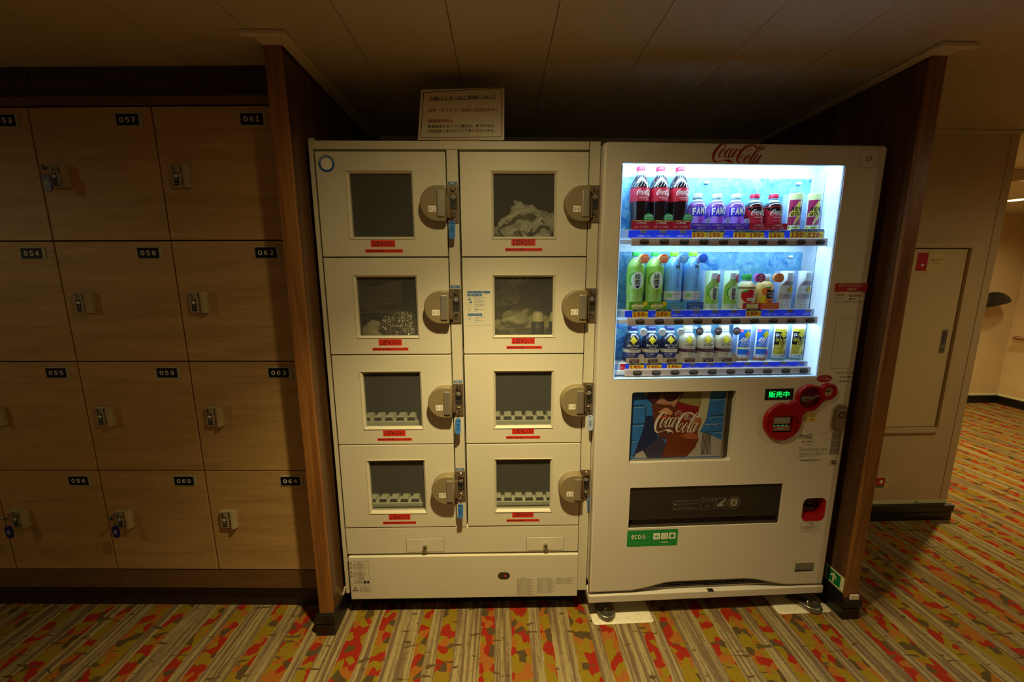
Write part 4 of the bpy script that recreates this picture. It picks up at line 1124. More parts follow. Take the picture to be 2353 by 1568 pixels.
for i in range(3, 8):
    x, z = ux(i), ZS[0]; fan = i < 6
    t = sample('grape_soda_bottle' if fan else 'small_cola_bottle', 'small purple grape soda bottle with white cap' if fan else 'small red labelled cola bottle with red cap', 'bottle', 0, i, 'drink samples on the top shelf')
    part('bottle', MB().lathe(SM[:7], x, YC, z, PURP if fan else COLA, 32), t)
    part('neck', MB().lathe([(.0250, .0985), (.0180, .1055), (.0140, .109), (.0135, .112), (.016, .1125), (.016, .1145)], x, YC, z, CLEARN, 24), t)
    part('cap', MB().lathe([(.0160, .1140), (.0163, .115), (.0160, .1285), (.015, .1298), (0, .1298)], x, YC, z, CAPW if fan else CAPR, 28), t)
    d = D2()
    if fan:
        d.rect(-.050, .050, .012, .078, FVIO).poly([(-.022, .079), (.05, .082), (.05, .035), (.0300, .040), (.0, .048), (-.022, .046)], FBLUE, 2)
        for k, ch in enumerate('FANTA'): d.text(ch, -.010 + .0138 * k, .0655 + (.0010 * k), .0235 + (.001 if k % 2 else 0), WPAPER, 3, w=.0125, bold=.10, rot=(.08, -.04, .03, -.03, .02)[k])
        for gx, gz in [(0, 0), (.007, .002), (.013, -.001), (.003, -.007), (.010, -.008), (.006, -.014), (-.003, -.010)]: d.poly(disc(.012 + gx, .043 + gz, .0048, n=14), GRAPE, 4)
        d.poly([(.020, .050), (.024, .049), (.026, .056), (.023, .058)], ROSE, 5).text('grape', -.010, .046, .004, WPAPER, 4)
    else:
        d.rect(-.050, .050, .020, .084, CRED); script(d, -.012, .062, .062, WPAPER, 2); d.text('ORIGINAL TASTE', .014, .0450, .0042, WPAPER, 2, w=.034).text('発売以来おいしさをお届け', .016, .034, .0022, WPAPER, 2, w=.030)
    part('label', d.into(MB(), on_lathe(SM, x, YC, z), .004), t)
    if fan:
        card(t, x, z + .0005, hexm('fan_card', '4a22b4', .4), [('ひと口目からジュワっと', .0062, .060), ('ぶどう！', .0080, .028)], WPAPER, h=.022)
        badge(t, x + .0265, z + .030, .0100, hexm('badge_pale', 'b8c4f4', .4), ['期間', '限定'], BLKP)
    else: card(t, x, z + .0005, CRED, [('この爽快感、', .0062, .036), ('コカ・コーラだけ。', .0062, .046)], WPAPER, h=.022)


def curved(t, x, z, w_, h, M, deco, R=.031, y=.075, top=None, topM=None):
    """a printed sheet bent round in front of the sample holder"""
    mb = MB(); n = 14; a = w_ / 2 / R
    prof = [(x + R * sin(-a + 2 * a * k / n), y + .006 - R * cos(-a + 2 * a * k / n)) for k in range(n + 1)]
    vs = [(p[0], p[1], z) for p in prof] + [(p[0], p[1], z + h) for p in prof] + [(p[0], p[1] + .0008, z) for p in prof] + [(p[0], p[1] + .0008, z + h) for p in prof]; q = n + 1
    fs = [(k, k + 1, q + k + 1, q + k) for k in range(n)] + [(2 * q + k + 1, 2 * q + k, 3 * q + k, 3 * q + k + 1) for k in range(n)] + [(q + k, q + k + 1, 3 * q + k + 1, 3 * q + k) for k in range(n)]
    mb.add(vs, fs, M, True); part('sheet', mb, t)
    d = D2(); deco(d); fn = on_cyl(R, x, y + .006)
    part('print', d.into(MB(), lambda X, Z, k: fn(max(-.0335, X - .004), z + Z, k), .004), t)
    # clear holder with flat sides behind
    part('holder', MB().box(x - .0335, x + .0335, y + .009, y + .0105, z, z + h + .001, CLEARS), t)


for i in (8, 9):
    t = sample('energy_drink_can', 'magenta energy drink can print with yellow lightning bolt', 'can', 0, i, 'drink samples on the top shelf')

    def deco(d):
        d.rect(-.034, .034, .108, .1285, PLY, 1).rect(-.026, .022, .018, .108, WPAPER, 1).poly(rr(-.025, .021, .019, .107, .002, 2), MAG, 2)
        d.poly([(.014, .106), (.004, .100), (-.012, .072), (-.022, .060), (-.024, .048), (-.006, .048), (.002, .050), (-.008, .020), (-.003, .020), (.021, .056), (.018, .060), (.010, .066), (.021, .100)], WPAPER, 3)
        d.poly([(.012, .104), (.004, .098), (-.010, .072), (-.021, .058), (-.022, .050), (.004, .052), (.003, .048), (-.005, .021), (.018, .056), (.008, .066)], hexm('bolt_yellow', 'e8d83a', .4), 4)
        d.text('REAL', .003, .0755, .0145, BLKP, 5, w=.040, bold=.09, rot=.08, shear=.15).text('GOLD', .003, .0585, .0145, BLKP, 5, w=.042, bold=.09, rot=.08, shear=.15)
        d.rect(-.034, .022, .004, .014, PLY, 2).text('生姜・蜂蜜仕立', -.008, .009, .006, BLKP, 3, w=.038, bold=.02).text('リアル', .0235, .020, .008, CRED, 5, rot=-pi / 2, w=.024)
    curved(t, ux(i), ZS[0], .066, .130, LGREY, deco)
TB = [(.027, 0), (.0305, .004), (.0310, .020), (.0300, .024), (.0312, .030), (.0300, .045), (.0312, .060), (.0325, .080), (.0322, .150), (.0318, .158), (.0270, .172), (.0180, .186), (.0150, .189)]


def teadeco(d, k, zc):
    d.ring(.004 * k, zc + .004 * k, .022 * k, .026 * k, TEAD, 2, 24, radians(80), radians(290))
    d.poly(disc(.010 * k, zc, .0215 * k, .032 * k, n=28), TEAW, 3)
    d.text('綾', .010 * k, zc + .0145 * k, .0205 * k, BLKP, 4, w=.0205 * k, bold=.012).text('鷹', .010 * k, zc - .0065 * k, .0200 * k, BLKP, 4, w=.0205 * k, bold=.012)
    d.poly([(.000 * k, zc - .0165 * k), (.004 * k, zc - .0195 * k), (.010 * k, zc - .0180 * k), (.016 * k, zc - .0195 * k), (.020 * k, zc - .0165 * k), (.015 * k, zc - .026 * k), (.010 * k, zc - .0285 * k), (.005 * k, zc - .026 * k)], NAVC, 4)
    for j, ch in enumerate('あやたか'): d.text(ch, .0235 * k, zc + (.016 - .0085 * j) * k, .0042 * k, BLKP, 4)
    for j, ch in enumerate('上林春松本店'): d.text(ch, -.0035 * k, zc + (.010 - .0045 * j) * k, .0030 * k, BLKP, 4)


for i in (0, 1):
    t = sample('green_tea_bottle', 'tall green tea bottle with orange round badge', 'bottle', 1, i, 'drink samples on the middle shelf'); x, z = ux(i), ZS[1]
    part('bottle', MB().lathe(TB, x, YC, z, TEA, 32), t)
    part('neck', MB().lathe([(.0185, .186), (.0140, .190), (.0135, .194), (.016, .1945), (.016, .1965)], x, YC, z, CLEARN, 24), t)
    part('cap', MB().lathe([(.0160, .1960), (.0163, .197), (.0160, .2105), (.015, .212), (0, .212)], x, YC, z, CAPG, 28), t)
    d = D2(); d.rect(-.050, .050, .062, .158, TEAL); teadeco(d, 1.0, .108)
    for j, ch in enumerate('急須でいれたような'): d.text(ch, .012, .072 - .0040 * j, .0034, BLKP, 5)
    d.text('GREEN TEA', .002, .036, .003, PLY, 5, w=.03)
    part('label', d.into(MB(), on_lathe(TB, x, YC, z, .0005), .004), t)
    badge(t, x + .0180, z + .186, .0163, hexm('badge_rust', 'cc5a2c', .4), ['こだわりの', 'おいしさ'], PLY, PLY)
    card(t, x + .002, z + .0005, hexm('tea_card', '5cae2c', .4), [('まるで淹れたて', .0070, .040), ('一杯目の味わい', .0070, .040)], NAVC, h=.030, extra=lambda d, X, Z: (d.poly(disc(X - .002, Z + .014, .024, .011, n=20), PLY, 2), d.poly(disc(X + .025, Z + .022, .009, n=16), YEL, 2)))
WB = [(.027, 0), (.0300, .004), (.0318, .030), (.0325, .090), (.0320, .130), (.0300, .155), (.0255, .172), (.0180, .186), (.0150, .189)]
for i in (2, 3):
    t = sample('water_bottle', 'tall blue mineral water bottle with %s round badge' % ('pale blue' if i == 2 else 'deep blue'), 'bottle', 1, i, 'drink samples on the middle shelf'); x, z = ux(i), ZS[1]
    part('bottle', MB().lathe(WB, x, YC, z, WAT, 32), t)
    part('neck', MB().lathe([(.0185, .186), (.0140, .190), (.0135, .194), (.016, .1945), (.016, .1965)], x, YC, z, CLEARN, 24), t)
    part('cap', MB().lathe([(.0160, .1960), (.0163, .197), (.0160, .2100), (.015, .2115), (0, .2115)], x, YC, z, CAPL, 28), t)
    d = D2(); d.rect(-.05, .05, .036, .068, LGREY, 2)
    for k in range(6):
        a = pi / 3 * k + pi / 6; q = lambda r_, aa: (-.010 + r_ * cos(aa), .054 + r_ * sin(aa)); d.poly([q(0, 0), q(.008, a - .35), q(.0125, a), q(.008, a + .35)], CAPG if k % 2 else CAPL, 4)
    d.text('いろはす', .016, .058, .0085, BLKP, 4, w=.030).text('天然水', .016, .047, .004, WAT, 4, w=.022)
    for j, ch in enumerate('ILOHAS'): d.text(ch, .0165, .136 - .0105 * j, .0085, FBLUE, 3, rot=-pi / 2)
    for sx_, rt in ((-1, .5), (1, -.5), (-1, -.5), (1, .5)): d.poly([(.0165, .158), (.0165 + sx_ * .006, .158 + rt * .006 + .0035), (.0165 + sx_ * .012, .158 + rt * .012), (.0165 + sx_ * .006, .158 + rt * .006 - .002)], NAVC, 3)
    part('label', d.into(MB(), on_lathe(WB, x, YC, z, .0005), .004), t)
    bm_ = hexm('badge_sky' if i == 2 else 'badge_blue', '5a9ad4' if i == 2 else '2a5ccc', .4)
    badge(t, x + .0200, z + .187, .0165, bm_, ['阿蘇の' if i == 2 else '日本の', '天然水'], LGREY if i == 2 else hexm('dim_blue', '5a86e0', .4), CLEARS)
    cm_ = hexm('water_card' if i == 2 else 'water_card_b', '45a8e0' if i == 2 else '2f62cc', .4)
    card(t, x + .001, z + .0005, cm_, [('阿蘇の地下水から', .0045, .048), ('天然水', .0100, .036)], LGREY, h=.028, w_=.064)
for i in (4, 5):
    t = sample('green_tea_card', 'printed green tea bottle picture with magenta oval badge', 'drink sample', 1, i, 'drink samples on the middle shelf')

    def deco(d):
        sil = [(-.024, .022), (-.026, .060), (-.024, .088), (-.012, .104), (-.009, .108), (-.009, .112), (.014, .112), (.014, .108), (.016, .104), (.028, .090), (.030, .060), (.028, .022)]
        d.poly(sil, TEA, 1).poly([(-.024, .022), (-.026, .060), (-.0245, .084), (.0285, .084), (.030, .060), (.028, .022)], TEAL, 2)
        d.rect(-.009, .014, .112, .134, CAPW, 2); teadeco(d, .82, .060)
        d.rect(-.034, .034, .000, .020, hexm('card_mint', 'dcf6dc', .4), 3).text('まるで淹れたて', -.004, .0150, .0060, TEAD, 4, w=.040).text('一杯目の味わい', .004, .0065, .0055, TEAD, 4, w=.036)
        d.poly(disc(.022, .115, .0105, .0165, n=20), hexm('oval_rose', 'b0285a', .4), 6).text('こだわり', .022, .118, .0040, WPAPER, 7, w=.015).text('おいしさ', .022, .111, .0040, WPAPER, 7, w=.015)
    curved(t, ux(i), ZS[1], .068, .143, PGR, deco)
JB = [(.027, 0), (.0315, .003), (.0322, .010), (.0318, .050), (.0325, .075), (.0305, .088), (.0240, .098), (.0170, .103)]
for i in (6, 7):
    ap = i == 6
    t = sample('fruit_juice_bottle', 'small %s' % ('strawberry drink bottle with green cap' if ap else 'orange juice bottle with white cap'), 'bottle', 1, i, 'drink samples on the middle shelf'); x, z = ux(i), ZS[1]
    part('bottle', MB().lathe(JB, x, YC, z, JUI if ap else ORNG, 32), t)
    part('neck', MB().lathe([(.0170, .103), (.0150, .106), (.0165, .1075), (.0165, .1095)], x, YC, z, CLEARN if ap else CAPW, 24), t)
    part('cap', MB().lathe([(.0165, .109), (.0172, .1105), (.0168, .1285), (.016, .130), (0, .130)], x, YC, z, CAPG if ap else CAPW, 28), t)
    d = D2()
    if ap:
        d.rect(-.05, .05, .018, .075, JUI, 1).rect(-.05, .05, .076, .083, CAPG, 1)
        for k in range(7): d.poly(disc(-.026 + .010 * k, .0800, .003, n=10), STRAW, 3)
        d.poly([(-.020, .062), (-.010, .070), (.012, .074), (.026, .070), (.028, .050), (.022, .028), (.008, .022), (-.008, .028), (-.019, .042)], STRAW, 2)
        d.poly([(-.020, .064), (-.004, .072), (.006, .070), (-.008, .062)], CAPG, 3).poly(rr(.000, .024, .031, .042, .004, 3), WPAPER, 4).text('Qoo', .012, .0365, .0088, CAPG, 5, w=.020, bold=.05).text('りんご', .011, .0265, .0042, WPAPER, 4)
    else:
        d.poly(disc(.002, .066, .016, n=22), hexm('peach_print', 'f0803c', .35), 1).poly(disc(-.006, .034, .014, n=22), YEL, 1).poly(disc(.021, .030, .013, n=20), ORD, 1)
        d.poly([(.003, .040), (.033, .040), (.033, .075), (.018, .068), (.003, .075)], BLKP, 3).rect(.001, .033, .030, .0400, ORD, 3)
        d.text('Minute', .018, .0605, .0072, WPAPER, 4, w=.025, bold=.03).text('Maid', .018, .0500, .0072, WPAPER, 4, w=.018, bold=.03).text('朝の健康果実', .017, .035, .004, PLY, 4, w=.024)
        d.poly([(-.006, .080), (.010, .084), (.020, .080), (.006, .078)], CAPG, 3)
    part('label', d.into(MB(), on_lathe(JB, x, YC, z, .0005), .004), t)
    badge(t, x + .0300, z + .116, .0165, PINK if ap else ORD, ['管理', '栄養士', '推奨'] if ap else ['すっきり', 'おいしく'], PLY, hexm('badge_side', 'c86ad0' if ap else 'f0b070', .4) if ap else hexm('badge_side_o', 'f0b070', .4))
    if ap: card(t, x + .003, z + .0005, hexm('rose_card', 'c03444', .4), [('ギュッとしぼった', .0052, .034), ('おいしさ', .0072, .026)], CRED, h=.0235, extra=lambda d, X, Z: d.rect(X - .020, X + .024, Z + .003, Z + .020, PLY, 2))
    else: card(t, x + .002, z + .0005, hexm('orange_card', 'ea6a34', .4), [('1日不足分のマルチビタミン', .0060, .062), ('1日分のおいしさ', .0045, .036)], PLY, h=.0235)
for i in (8, 9):
    t = sample('latte_card', 'printed pale grey latte bottle picture', 'drink sample', 1, i, 'drink samples on the middle shelf')

    def deco(d):
        sil = [(-.026, .020), (-.026, .075), (-.020, .090), (-.008, .106), (-.005, .110), (-.005, .116), (.015, .116), (.015, .110), (.018, .106), (.030, .092), (.030, .020)]
        d.poly(sil, LGREY, 1).poly([(-.020, .088), (-.008, .104), (.018, .104), (.029, .092), (.030, .088)], hexm('latte_top', '8c8ea0', .4), 2).rect(-.005, .015, .114, .134, CAPW, 2).rect(-.026, .030, .036, .058, LAT, 2)
        diamond(d, .012, .073, .0145, 3); d.text('THE LATTE', .012, .0500, .0085, BLKP, 4, w=.046).text('ダブルミルク', .012, .0415, .0045, BLKP, 4, w=.036)
        d.text('コーヒー飲料', .010, .028, .004, GREY, 4, w=.028).text('まろやかな', .002, .0155, .0060, GREY, 4, w=.034).text('カフェラテ', .002, .0065, .0060, GREY, 4, w=.034)
        d.poly(disc(.026, .115, .0075, .013, n=18), LAT, 4).text('こだわり', .026, .115, .003, GREY, 5, w=.012)
    curved(t, ux(i), ZS[1], .068, .142, LGREY, deco)
BC = [(.0300, 0), (.0320, .003), (.0325, .010), (.0325, .078), (.0318, .086), (.0260, .101), (.0190, .110), (.0178, .112)]
for i in range(6):
    bk = i < 3
    t = sample('bottle_can', ('black coffee bottle can with navy cap and grey badge' if bk else 'cream coffee bottle can with dark badge'), 'bottle can', 2, i, 'drink samples on the bottom shelf'); x, z = ux(i), ZS[2]
    part('bottle', MB().lathe(BC, x, YC, z, BLK if bk else CRM, 32), t)
    part('neck', MB().lathe([(.0180, .111), (.0185, .1125), (.0185, .120), (.0175, .121)], x, YC, z, SILC, 24), t)
    part('cap', MB().lathe([(.0182, .1205), (.0186, .1215), (.0180, .136), (.0168, .138), (0, .138)], x, YC, z, NAVC if bk else CRM, 28), t)
    d = D2(); diamond(d, .008, .0875, .0145, 3)
    if bk:
        d.rect(-.05, .05, .0395, .0520, CRM, 2).rect(-.05, .05, .020, .0395, hexm('label_navy', '2e3468', .3), 1).text('香るブラック', .008, .0670, .0085, WPAPER, 4, w=.042, bold=.02).text('無糖炭焼珈琲', .010, .0570, .0040, WPAPER, 4, w=.028).text('豊かなアロマ香る', .010, .0475, .0035, BRN, 4, w=.030).text('ブラック無糖', .000, .0340, .0050, WPAPER, 4, w=.028).text('コーヒー', .002, .0265, .0050, WPAPER, 4, w=.020)
    else:
        d.rect(-.05, .05, .0395, .0520, BRN, 2).text('香る微糖', .010, .0665, .0085, BLKP, 4, w=.034).text('豊かな香り引き立つ', .010, .0570, .0036, BRN, 4, w=.028).text('厳選ブレンド', .014, .0460, .0038, CRM, 4, w=.030).text('コーヒー飲料', .002, .0320, .0045, BRN, 4, w=.028)
    part('label', d.into(MB(), on_lathe(BC, x, YC, z), .004), t)
    badge(t, x + .0280, z + .1195, .0150, hexm('badge_grey', 'a8a094', .4) if bk else hexm('badge_dark', '33202c', .4), ['高級豆', 'ブレンド'], BLKP if bk else CRM)
    card(t, x + .002, z + .0005, CRM, [], WPAPER, h=.020, extra=lambda d, X, Z: (d.rect(X - .024, X + .014, Z + .002, Z + .0165, BRN, 2), d.text('淹れたてのような', X - .006, Z + .0130, .0048, WPAPER, 3, w=.032), d.text('香り&コク', X - .003, Z + .0065, .0048, WPAPER, 3, w=.022)))
    badge(t, x + .0240, z + .0235, .0115, hexm('foam_print', 'a89c94', .5), ['香'], CRM)
for i in range(6, 10):
    blue = i < 8
    t = sample('coffee_can', ('slim blue coffee can print with white mountain' if blue else 'slim gold and black coffee can print'), 'can', 2, i, 'drink samples on the bottom shelf')

    def deco(d, blue=blue):
        if blue:
            d.rect(-.024, .024, .026, .1265, WPAPER, 1).poly(rr(-.023, .023, .027, .1255, .001, 2), SKY, 2)
            for q in range(4): d.poly([(-.022 + .010 * q, .076 - .002 * (q % 2)), (-.010 + .010 * q, .093 + .004 * (q % 3)), (-.004 + .009 * q, .096), (-.012 + .009 * q, .080), (-.016 + .009 * q, .078)], WPAPER, 3)
            diamond(d, .008, .106, .0145, 4); d.text('EMERALD', .004, .0730, .0068, WPAPER, 5, w=.036).text('MOUNTAIN', .004, .0640, .0068, WPAPER, 5, w=.042).rect(-.023, .023, .048, .0560, PLY, 3).text('ブレンドコーヒー', .003, .052, .004, SKY, 4, w=.034).rect(-.020, -.010, .113, .124, STRAW, 4).text('豆増', -.015, .1185, .0045, WPAPER, 5).text('コーヒー', .002, .0315, .004, WPAPER, 4)
            d.text('コーヒーの王道', .000, .0195, .0085, BLKP, 4, w=.050, bold=.03).rect(-.030, .028, .004, .014, hexm('card_brown', '9c6a50', .4), 3).poly(rr(.014, .026, .022, .042, .001, 2), PINK, 6)
        else:
            d.rect(-.024, .024, .026, .1265, GOLD, 1).rect(-.024, .024, .064, .114, BLKP, 2).ring(-.016, .102, .003, .0055, LGREY, 3).ring(-.012, .094, .006, .008, GREY, 3)
            diamond(d, .006, .106, .0145, 4); d.text('GOLDEN', .002, .0820, .0105, YELD, 5, w=.044, bold=.03).text('DRIP', .006, .0700, .0090, YELD, 5, w=.028, bold=.03).text('微糖', .006, .0590, .0065, BLKP, 4).text('厳選コーヒー', .006, .050, .0040, BLKP, 4, w=.030).text('コク深い味わい', .004, .034, .0038, BLKP, 4, w=.032)
            d.text('コクを微糖で', .000, .0195, .0085, BLKP, 4, w=.050, bold=.03).rect(-.030, .028, .004, .013, hexm('card_teal', '5a8a94', .4), 3).rect(.014, .022, .022, .042, hexm('card_grey', '7a7a5a', .4), 6)
    curved(t, ux(i), ZS[2], .064, .1405, LGREY, deco)

# ---- poster window
pw_ = part('poster_window', MB().box(.4862, .8840, .022, .130, .6845, .9640, SMOKE), vm)


def pp(px, py):
    T, B = 265., 1320.; f = (py - T) / (B - T); L = 345 - (py - 265) * .0525; R = 1915 - (py - 265) * .099
    return (.4857 + (px - L) / (R - L) * .3988, .9644 - f * .2804)


d = D2(); K = lambda n, c: mat('poster_' + n, c, .45)
xL, xR, zB_, zT_ = .4870, .8560, .6900, .9635
d.rect(xL, xR, zB_, zT_, K('blue', '2a6cc0'), 1)
for (a, b, y, y2) in ((345, 560, 470, 500), (330, 560, 745, 775), (310, 430, 1000, 1020), (1560, 1790, 385, 405), (1540, 1785, 640, 665), (1440, 1775, 890, 910), (300, 400, 1235, 1250)):
    d.poly([pp(a, y + 15), pp(b, y), pp(b, y2), pp(a, y2 + 15)], K('mortar', '17466f'), 2); d.poly([pp(a, y2 + 15), pp(b, y2), pp(b, y2 + 15), pp(a, y2 + 30)], K('brick_light', '5c9cdc'), 2)
d.poly([pp(560, 505), pp(585, 505), pp(585, 735), pp(565, 735)], K('mortar', '17466f'), 2)
d.poly([pp(590, 640), pp(700, 640), pp(760, 1000), pp(420, 1280), pp(380, 1280), pp(520, 900)], K('shadow_blue', '14254f'), 3)
d.poly([pp(660, 265), pp(1200, 265), pp(1260, 480), pp(1180, 760), pp(1000, 1000), pp(780, 1000), pp(700, 720), pp(670, 500)], K('skin_dark', '5a2c22'), 4)
d.poly([pp(700, 440), pp(860, 300), pp(1120, 340), pp(1010, 520), pp(960, 480), pp(860, 480), pp(790, 470)], K('skin_light', 'a87868'), 5)
d.poly([pp(760, 590), pp(880, 520), pp(930, 540), pp(990, 600), pp(960, 640), pp(800, 600)], K('skin_mid', 'c08a6e'), 6)
d.poly([pp(740, 650), pp(820, 640), pp(960, 650), pp(880, 690), pp(760, 690)], K('lip', 'a0402c'), 7)
d.poly([pp(560, 265), pp(630, 265), pp(600, 340), pp(580, 330)], K('hair', 'a88c5c'), 4)
for (cx_, cy_, r1, r2) in ((700, 330, .0255, .031), (960, 300, .033, .036)):
    q = pp(cx_, cy_); P = [(q[0] + r1 * cos(2 * pi * k / 26), min(q[1] + r2 * sin(2 * pi * k / 26), zT_)) for k in range(26)]; d.poly(P, K('lens', '1b1820'), 8)
    P = [(q[0] + r1 * .8 * cos(pi + pi * k / 14), q[1] - .004 + r2 * .7 * sin(pi + pi * k / 14)) for k in range(15)]; d.poly(P, K('lens_red', '5a2024'), 9)
d.poly([pp(1180, 265), pp(1440, 265), pp(1410, 520), pp(1280, 500), pp(1080, 440)], K('cup_pale', '8c8450'), 9)
d.poly([pp(1440, 265), pp(1570, 265), pp(1540, 480), pp(1500, 700), pp(1400, 900), pp(1330, 860), pp(1390, 540)], K('pale_blond', 'b8b098'), 9)
d.poly([pp(1060, 450), pp(1390, 520), pp(1350, 700), pp(1150, 760), pp(1010, 640)], K('cup_red', '7c1418'), 10)
d.poly([pp(1200, 700), pp(1420, 700), pp(1430, 760), pp(1360, 900), pp(1380, 1020), pp(1320, 1140), pp(1200, 1280), pp(820, 1290), pp(880, 1080), pp(900, 960), pp(1020, 880)], K('hand', '6a2c16'), 9)
d.poly([pp(1290, 680), pp(1420, 690), pp(1425, 760), pp(1370, 830), pp(1300, 760)], K('finger', 'a05c3c'), 11)
d.poly([pp(1250, 900), pp(1370, 950), pp(1375, 1010), pp(1240, 1010), pp(1100, 960)], K('knuckle', '9a5438'), 10)
d.poly([pp(790, 950), pp(880, 1080), pp(830, 1290), pp(600, 1290), pp(540, 1180)], K('collar', '33304f'), 6)
d.poly([pp(395, 1285), pp(430, 1220), pp(530, 1170), pp(640, 1290)], K('shirt', 'a49c9c'), 5)
d.poly([pp(1360, 890), pp(1600, 970), pp(1765, 1050), pp(1760, 1285), pp(1190, 1285), pp(1340, 1130)], K('shirt', 'a49c9c'), 5)
for k in range(8): d.poly([pp(1440 + 18 * k, 925), pp(1450 + 18 * k, 925), pp(1418 + 20 * k, 1260), pp(1408 + 20 * k, 1260)], K('stripe', '2a2428'), 7)
a = pp(700, 760); script(d, .5860, .8350, .183, K('script_white', 'cfc8bc'), 13, rot=.02, ky=1.38)
script(d, pp(1035, 560)[0], pp(1035, 585)[1] - .004, .088, K('script_dim', 'a89ca4'), 12, rot=-.30)
d.text('Real Magic™', .8150, .8245, .0085, K('script_white', 'cfc8bc'), 14, w=.062)
part('poster', d.into(MB(), on_plane(.0215, .00008)), pw_, 'advert of a person in round sunglasses before blue bricks')
part('poster_frame', MB().box(.8560, .8615, .016, .022, .6880, .9635, ALU).box(.4870, .8615, .016, .022, .6850, .6900, ALU), pw_)
part('glass_pane', MB().box(.4860, .8842, .0010, .0022, .6843, .9641, GLASS), pw_)
# ---- delivery slot with smoked flap
sl = part('delivery_slot', MB().box(.498, .500, .004, .13, .4078, .5801, SMOKE).box(1.1086, 1.1106, .004, .13, .4078, .5801, SMOKE).box(.5, 1.1086, .004, .13, .5785, .5801, SMOKE).box(.5, 1.1086, .004, .13, .4078, .4098, SMOKE).box(.498, 1.1106, .129, .131, .4078, .5801, SMOKE), vm)
mb = MB(); prof = [(.020, .576), (.018, .545), (.024, .51), (.034, .485), (.050, .468), (.060, .45), (.070, .43), (.090, .412)]
vs = [(x_, y, z) for y, z in prof for x_ in (.5005, 1.092)]; mb.add(vs, [(2 * k, 2 * k + 1, 2 * k + 3, 2 * k + 2) for k in range(len(prof) - 1)], SMOKE, True)
fl_ = part('flap', mb, sl)
d = D2(); G = mat('flap_print', '8a8278', .5)
d.frame(.6750, .7860, .4760, .5180, .0006, G).rect(.6750, .7860, .4865, .4870, G).frame(.7870, .8435, .4760, .5280, .0005, G).frame(.8445, .8920, .4760, .5240, .0005, G)
d.text('商品は1本毎に取り出してください', .730, .5130, .0044, G, 1, w=.09, bold=.02).text('熱い商品もありますので注意してください', .735, .503, .0036, G, 1, w=.085).text('必ず手でお取りください', .718, .497, .0034, G, 1, w=.05).text('商品以外を入れないでください', .735, .481, .0036, G, 1, w=.085)
d.poly(disc(.6830, .5015, .004, n=14), G).ring(.6830, .481, .003, .0038, G)
for z in (.522, .517, .512, .507): d.text('取り出し口に注意', .815, z, .0030, G, 1, w=.045)
d.ring(.808, .490, .004, .005, G).ring(.820, .489, .004, .005, G).rect(.795, .806, .4815, .483, G)
d.frame(.849, .886, .485, .520, .001, G).poly([(.853, .488), (.879, .488), (.876, .500), (.868, .503), (.855, .498)], G, 2).poly([(.862, .502), (.885, .520), (.887, .512), (.872, .498)], G, 2)
d.ring(.9210, .5010, .0240, .0258, G, 2, 32).poly(disc(.9210, .5010, .0165, n=28), G, 2).poly(disc(.9225, .511, .0022, n=10), SMOKE, 3).poly([(.9205, .508), (.926, .507), (.926, .492), (.9235, .492), (.9225, .5), (.9205, .492), (.9185, .492)], SMOKE, 3).frame(.9115, .918, .492, .503, .001, SMOKE, 3)
for k, ch in enumerate('空き容器はくずかごへ'):
    a_ = radians(155 - 14.5 * k); d.text(ch, .921 + .0205 * cos(a_), .501 + .0205 * sin(a_), .0045, G, 3, rot=a_ - pi / 2)
part('flap_print', d.into(MB(), on_plane(.0058)), sl)
part('glass_pane', MB().box(.498, 1.1106, .0060, .0070, .4400, .5801, SLOTGLASS), sl)
# ---- green recycling sticker
d = D2(); d.poly(rr(.4950, .7000, .3265, .3985, .005, 4), GREENS).L.append(([], [], GREENS, 1)); d.L.pop()
EF = mat('eco_line', '5cc080', .5); d.frame(.4985, .6965, .3300, .3950, .0004, EF, 2)
d.text('eco', .5310, .3695, .0200, WPAPER, 3, w=.038, bold=.02).text('る', .5610, .3690, .0190, WPAPER, 3, bold=.03).text('／', .5790, .3660, .010, WPAPER, 3)
for k in range(3):
    a_ = .6000 + .0315 * k; d.poly(rr(a_, a_ + .0275, .3560, .3835, .002, 3), WPAPER, 3)
d.poly(disc(.6137, .3697, .008, .0055, n=16), EF, 4).ring(.6452, .3697, .0065, .0085, EF, 4).poly(disc(.6767, .3697, .0075, n=16), GREENS, 4)
for k in range(8): d.poly([(.6767 + .0085 * cos(k * pi / 4 - .1), .3697 + .0085 * sin(k * pi / 4 - .1)), (.6767 + .012 * cos(k * pi / 4), .3697 + .012 * sin(k * pi / 4)), (.6767 + .0085 * cos(k * pi / 4 + .1), .3697 + .0085 * sin(k * pi / 4 + .1))], GREENS, 4)
d.text('この自動販売機は環境にやさしいヒートポンプ式です', .5720, .3440, .0032, EF, 3, w=.10).text('省エネ型自動販売機', .5520, .3390, .0032, EF, 3, w=.06).poly(rr(.632, .662, .3405, .3445, .002, 2), PLY, 3).ring(.508, .341, .004, .0046, EF, 3)
part('eco_sticker', d.into(MB(), on_plane(0)), vm, 'green sticker with white eco lettering')
# ---- LED sign, red payment unit
pt = part('status_display', MB().box(.9955, 1.1050, -.0015, .001, .9255, .9690, INK, .0005, 1), vm)
part('lit_text', D2().text('販売中', 1.0490, .9475, .0240, LEDG, 2, w=.080, bold=.015).rect(1.0950, 1.0958, .936, .961, mat('dim_green', (.0, .25, .05), .5), 2).into(MB(), on_plane(-.0015)), pt)


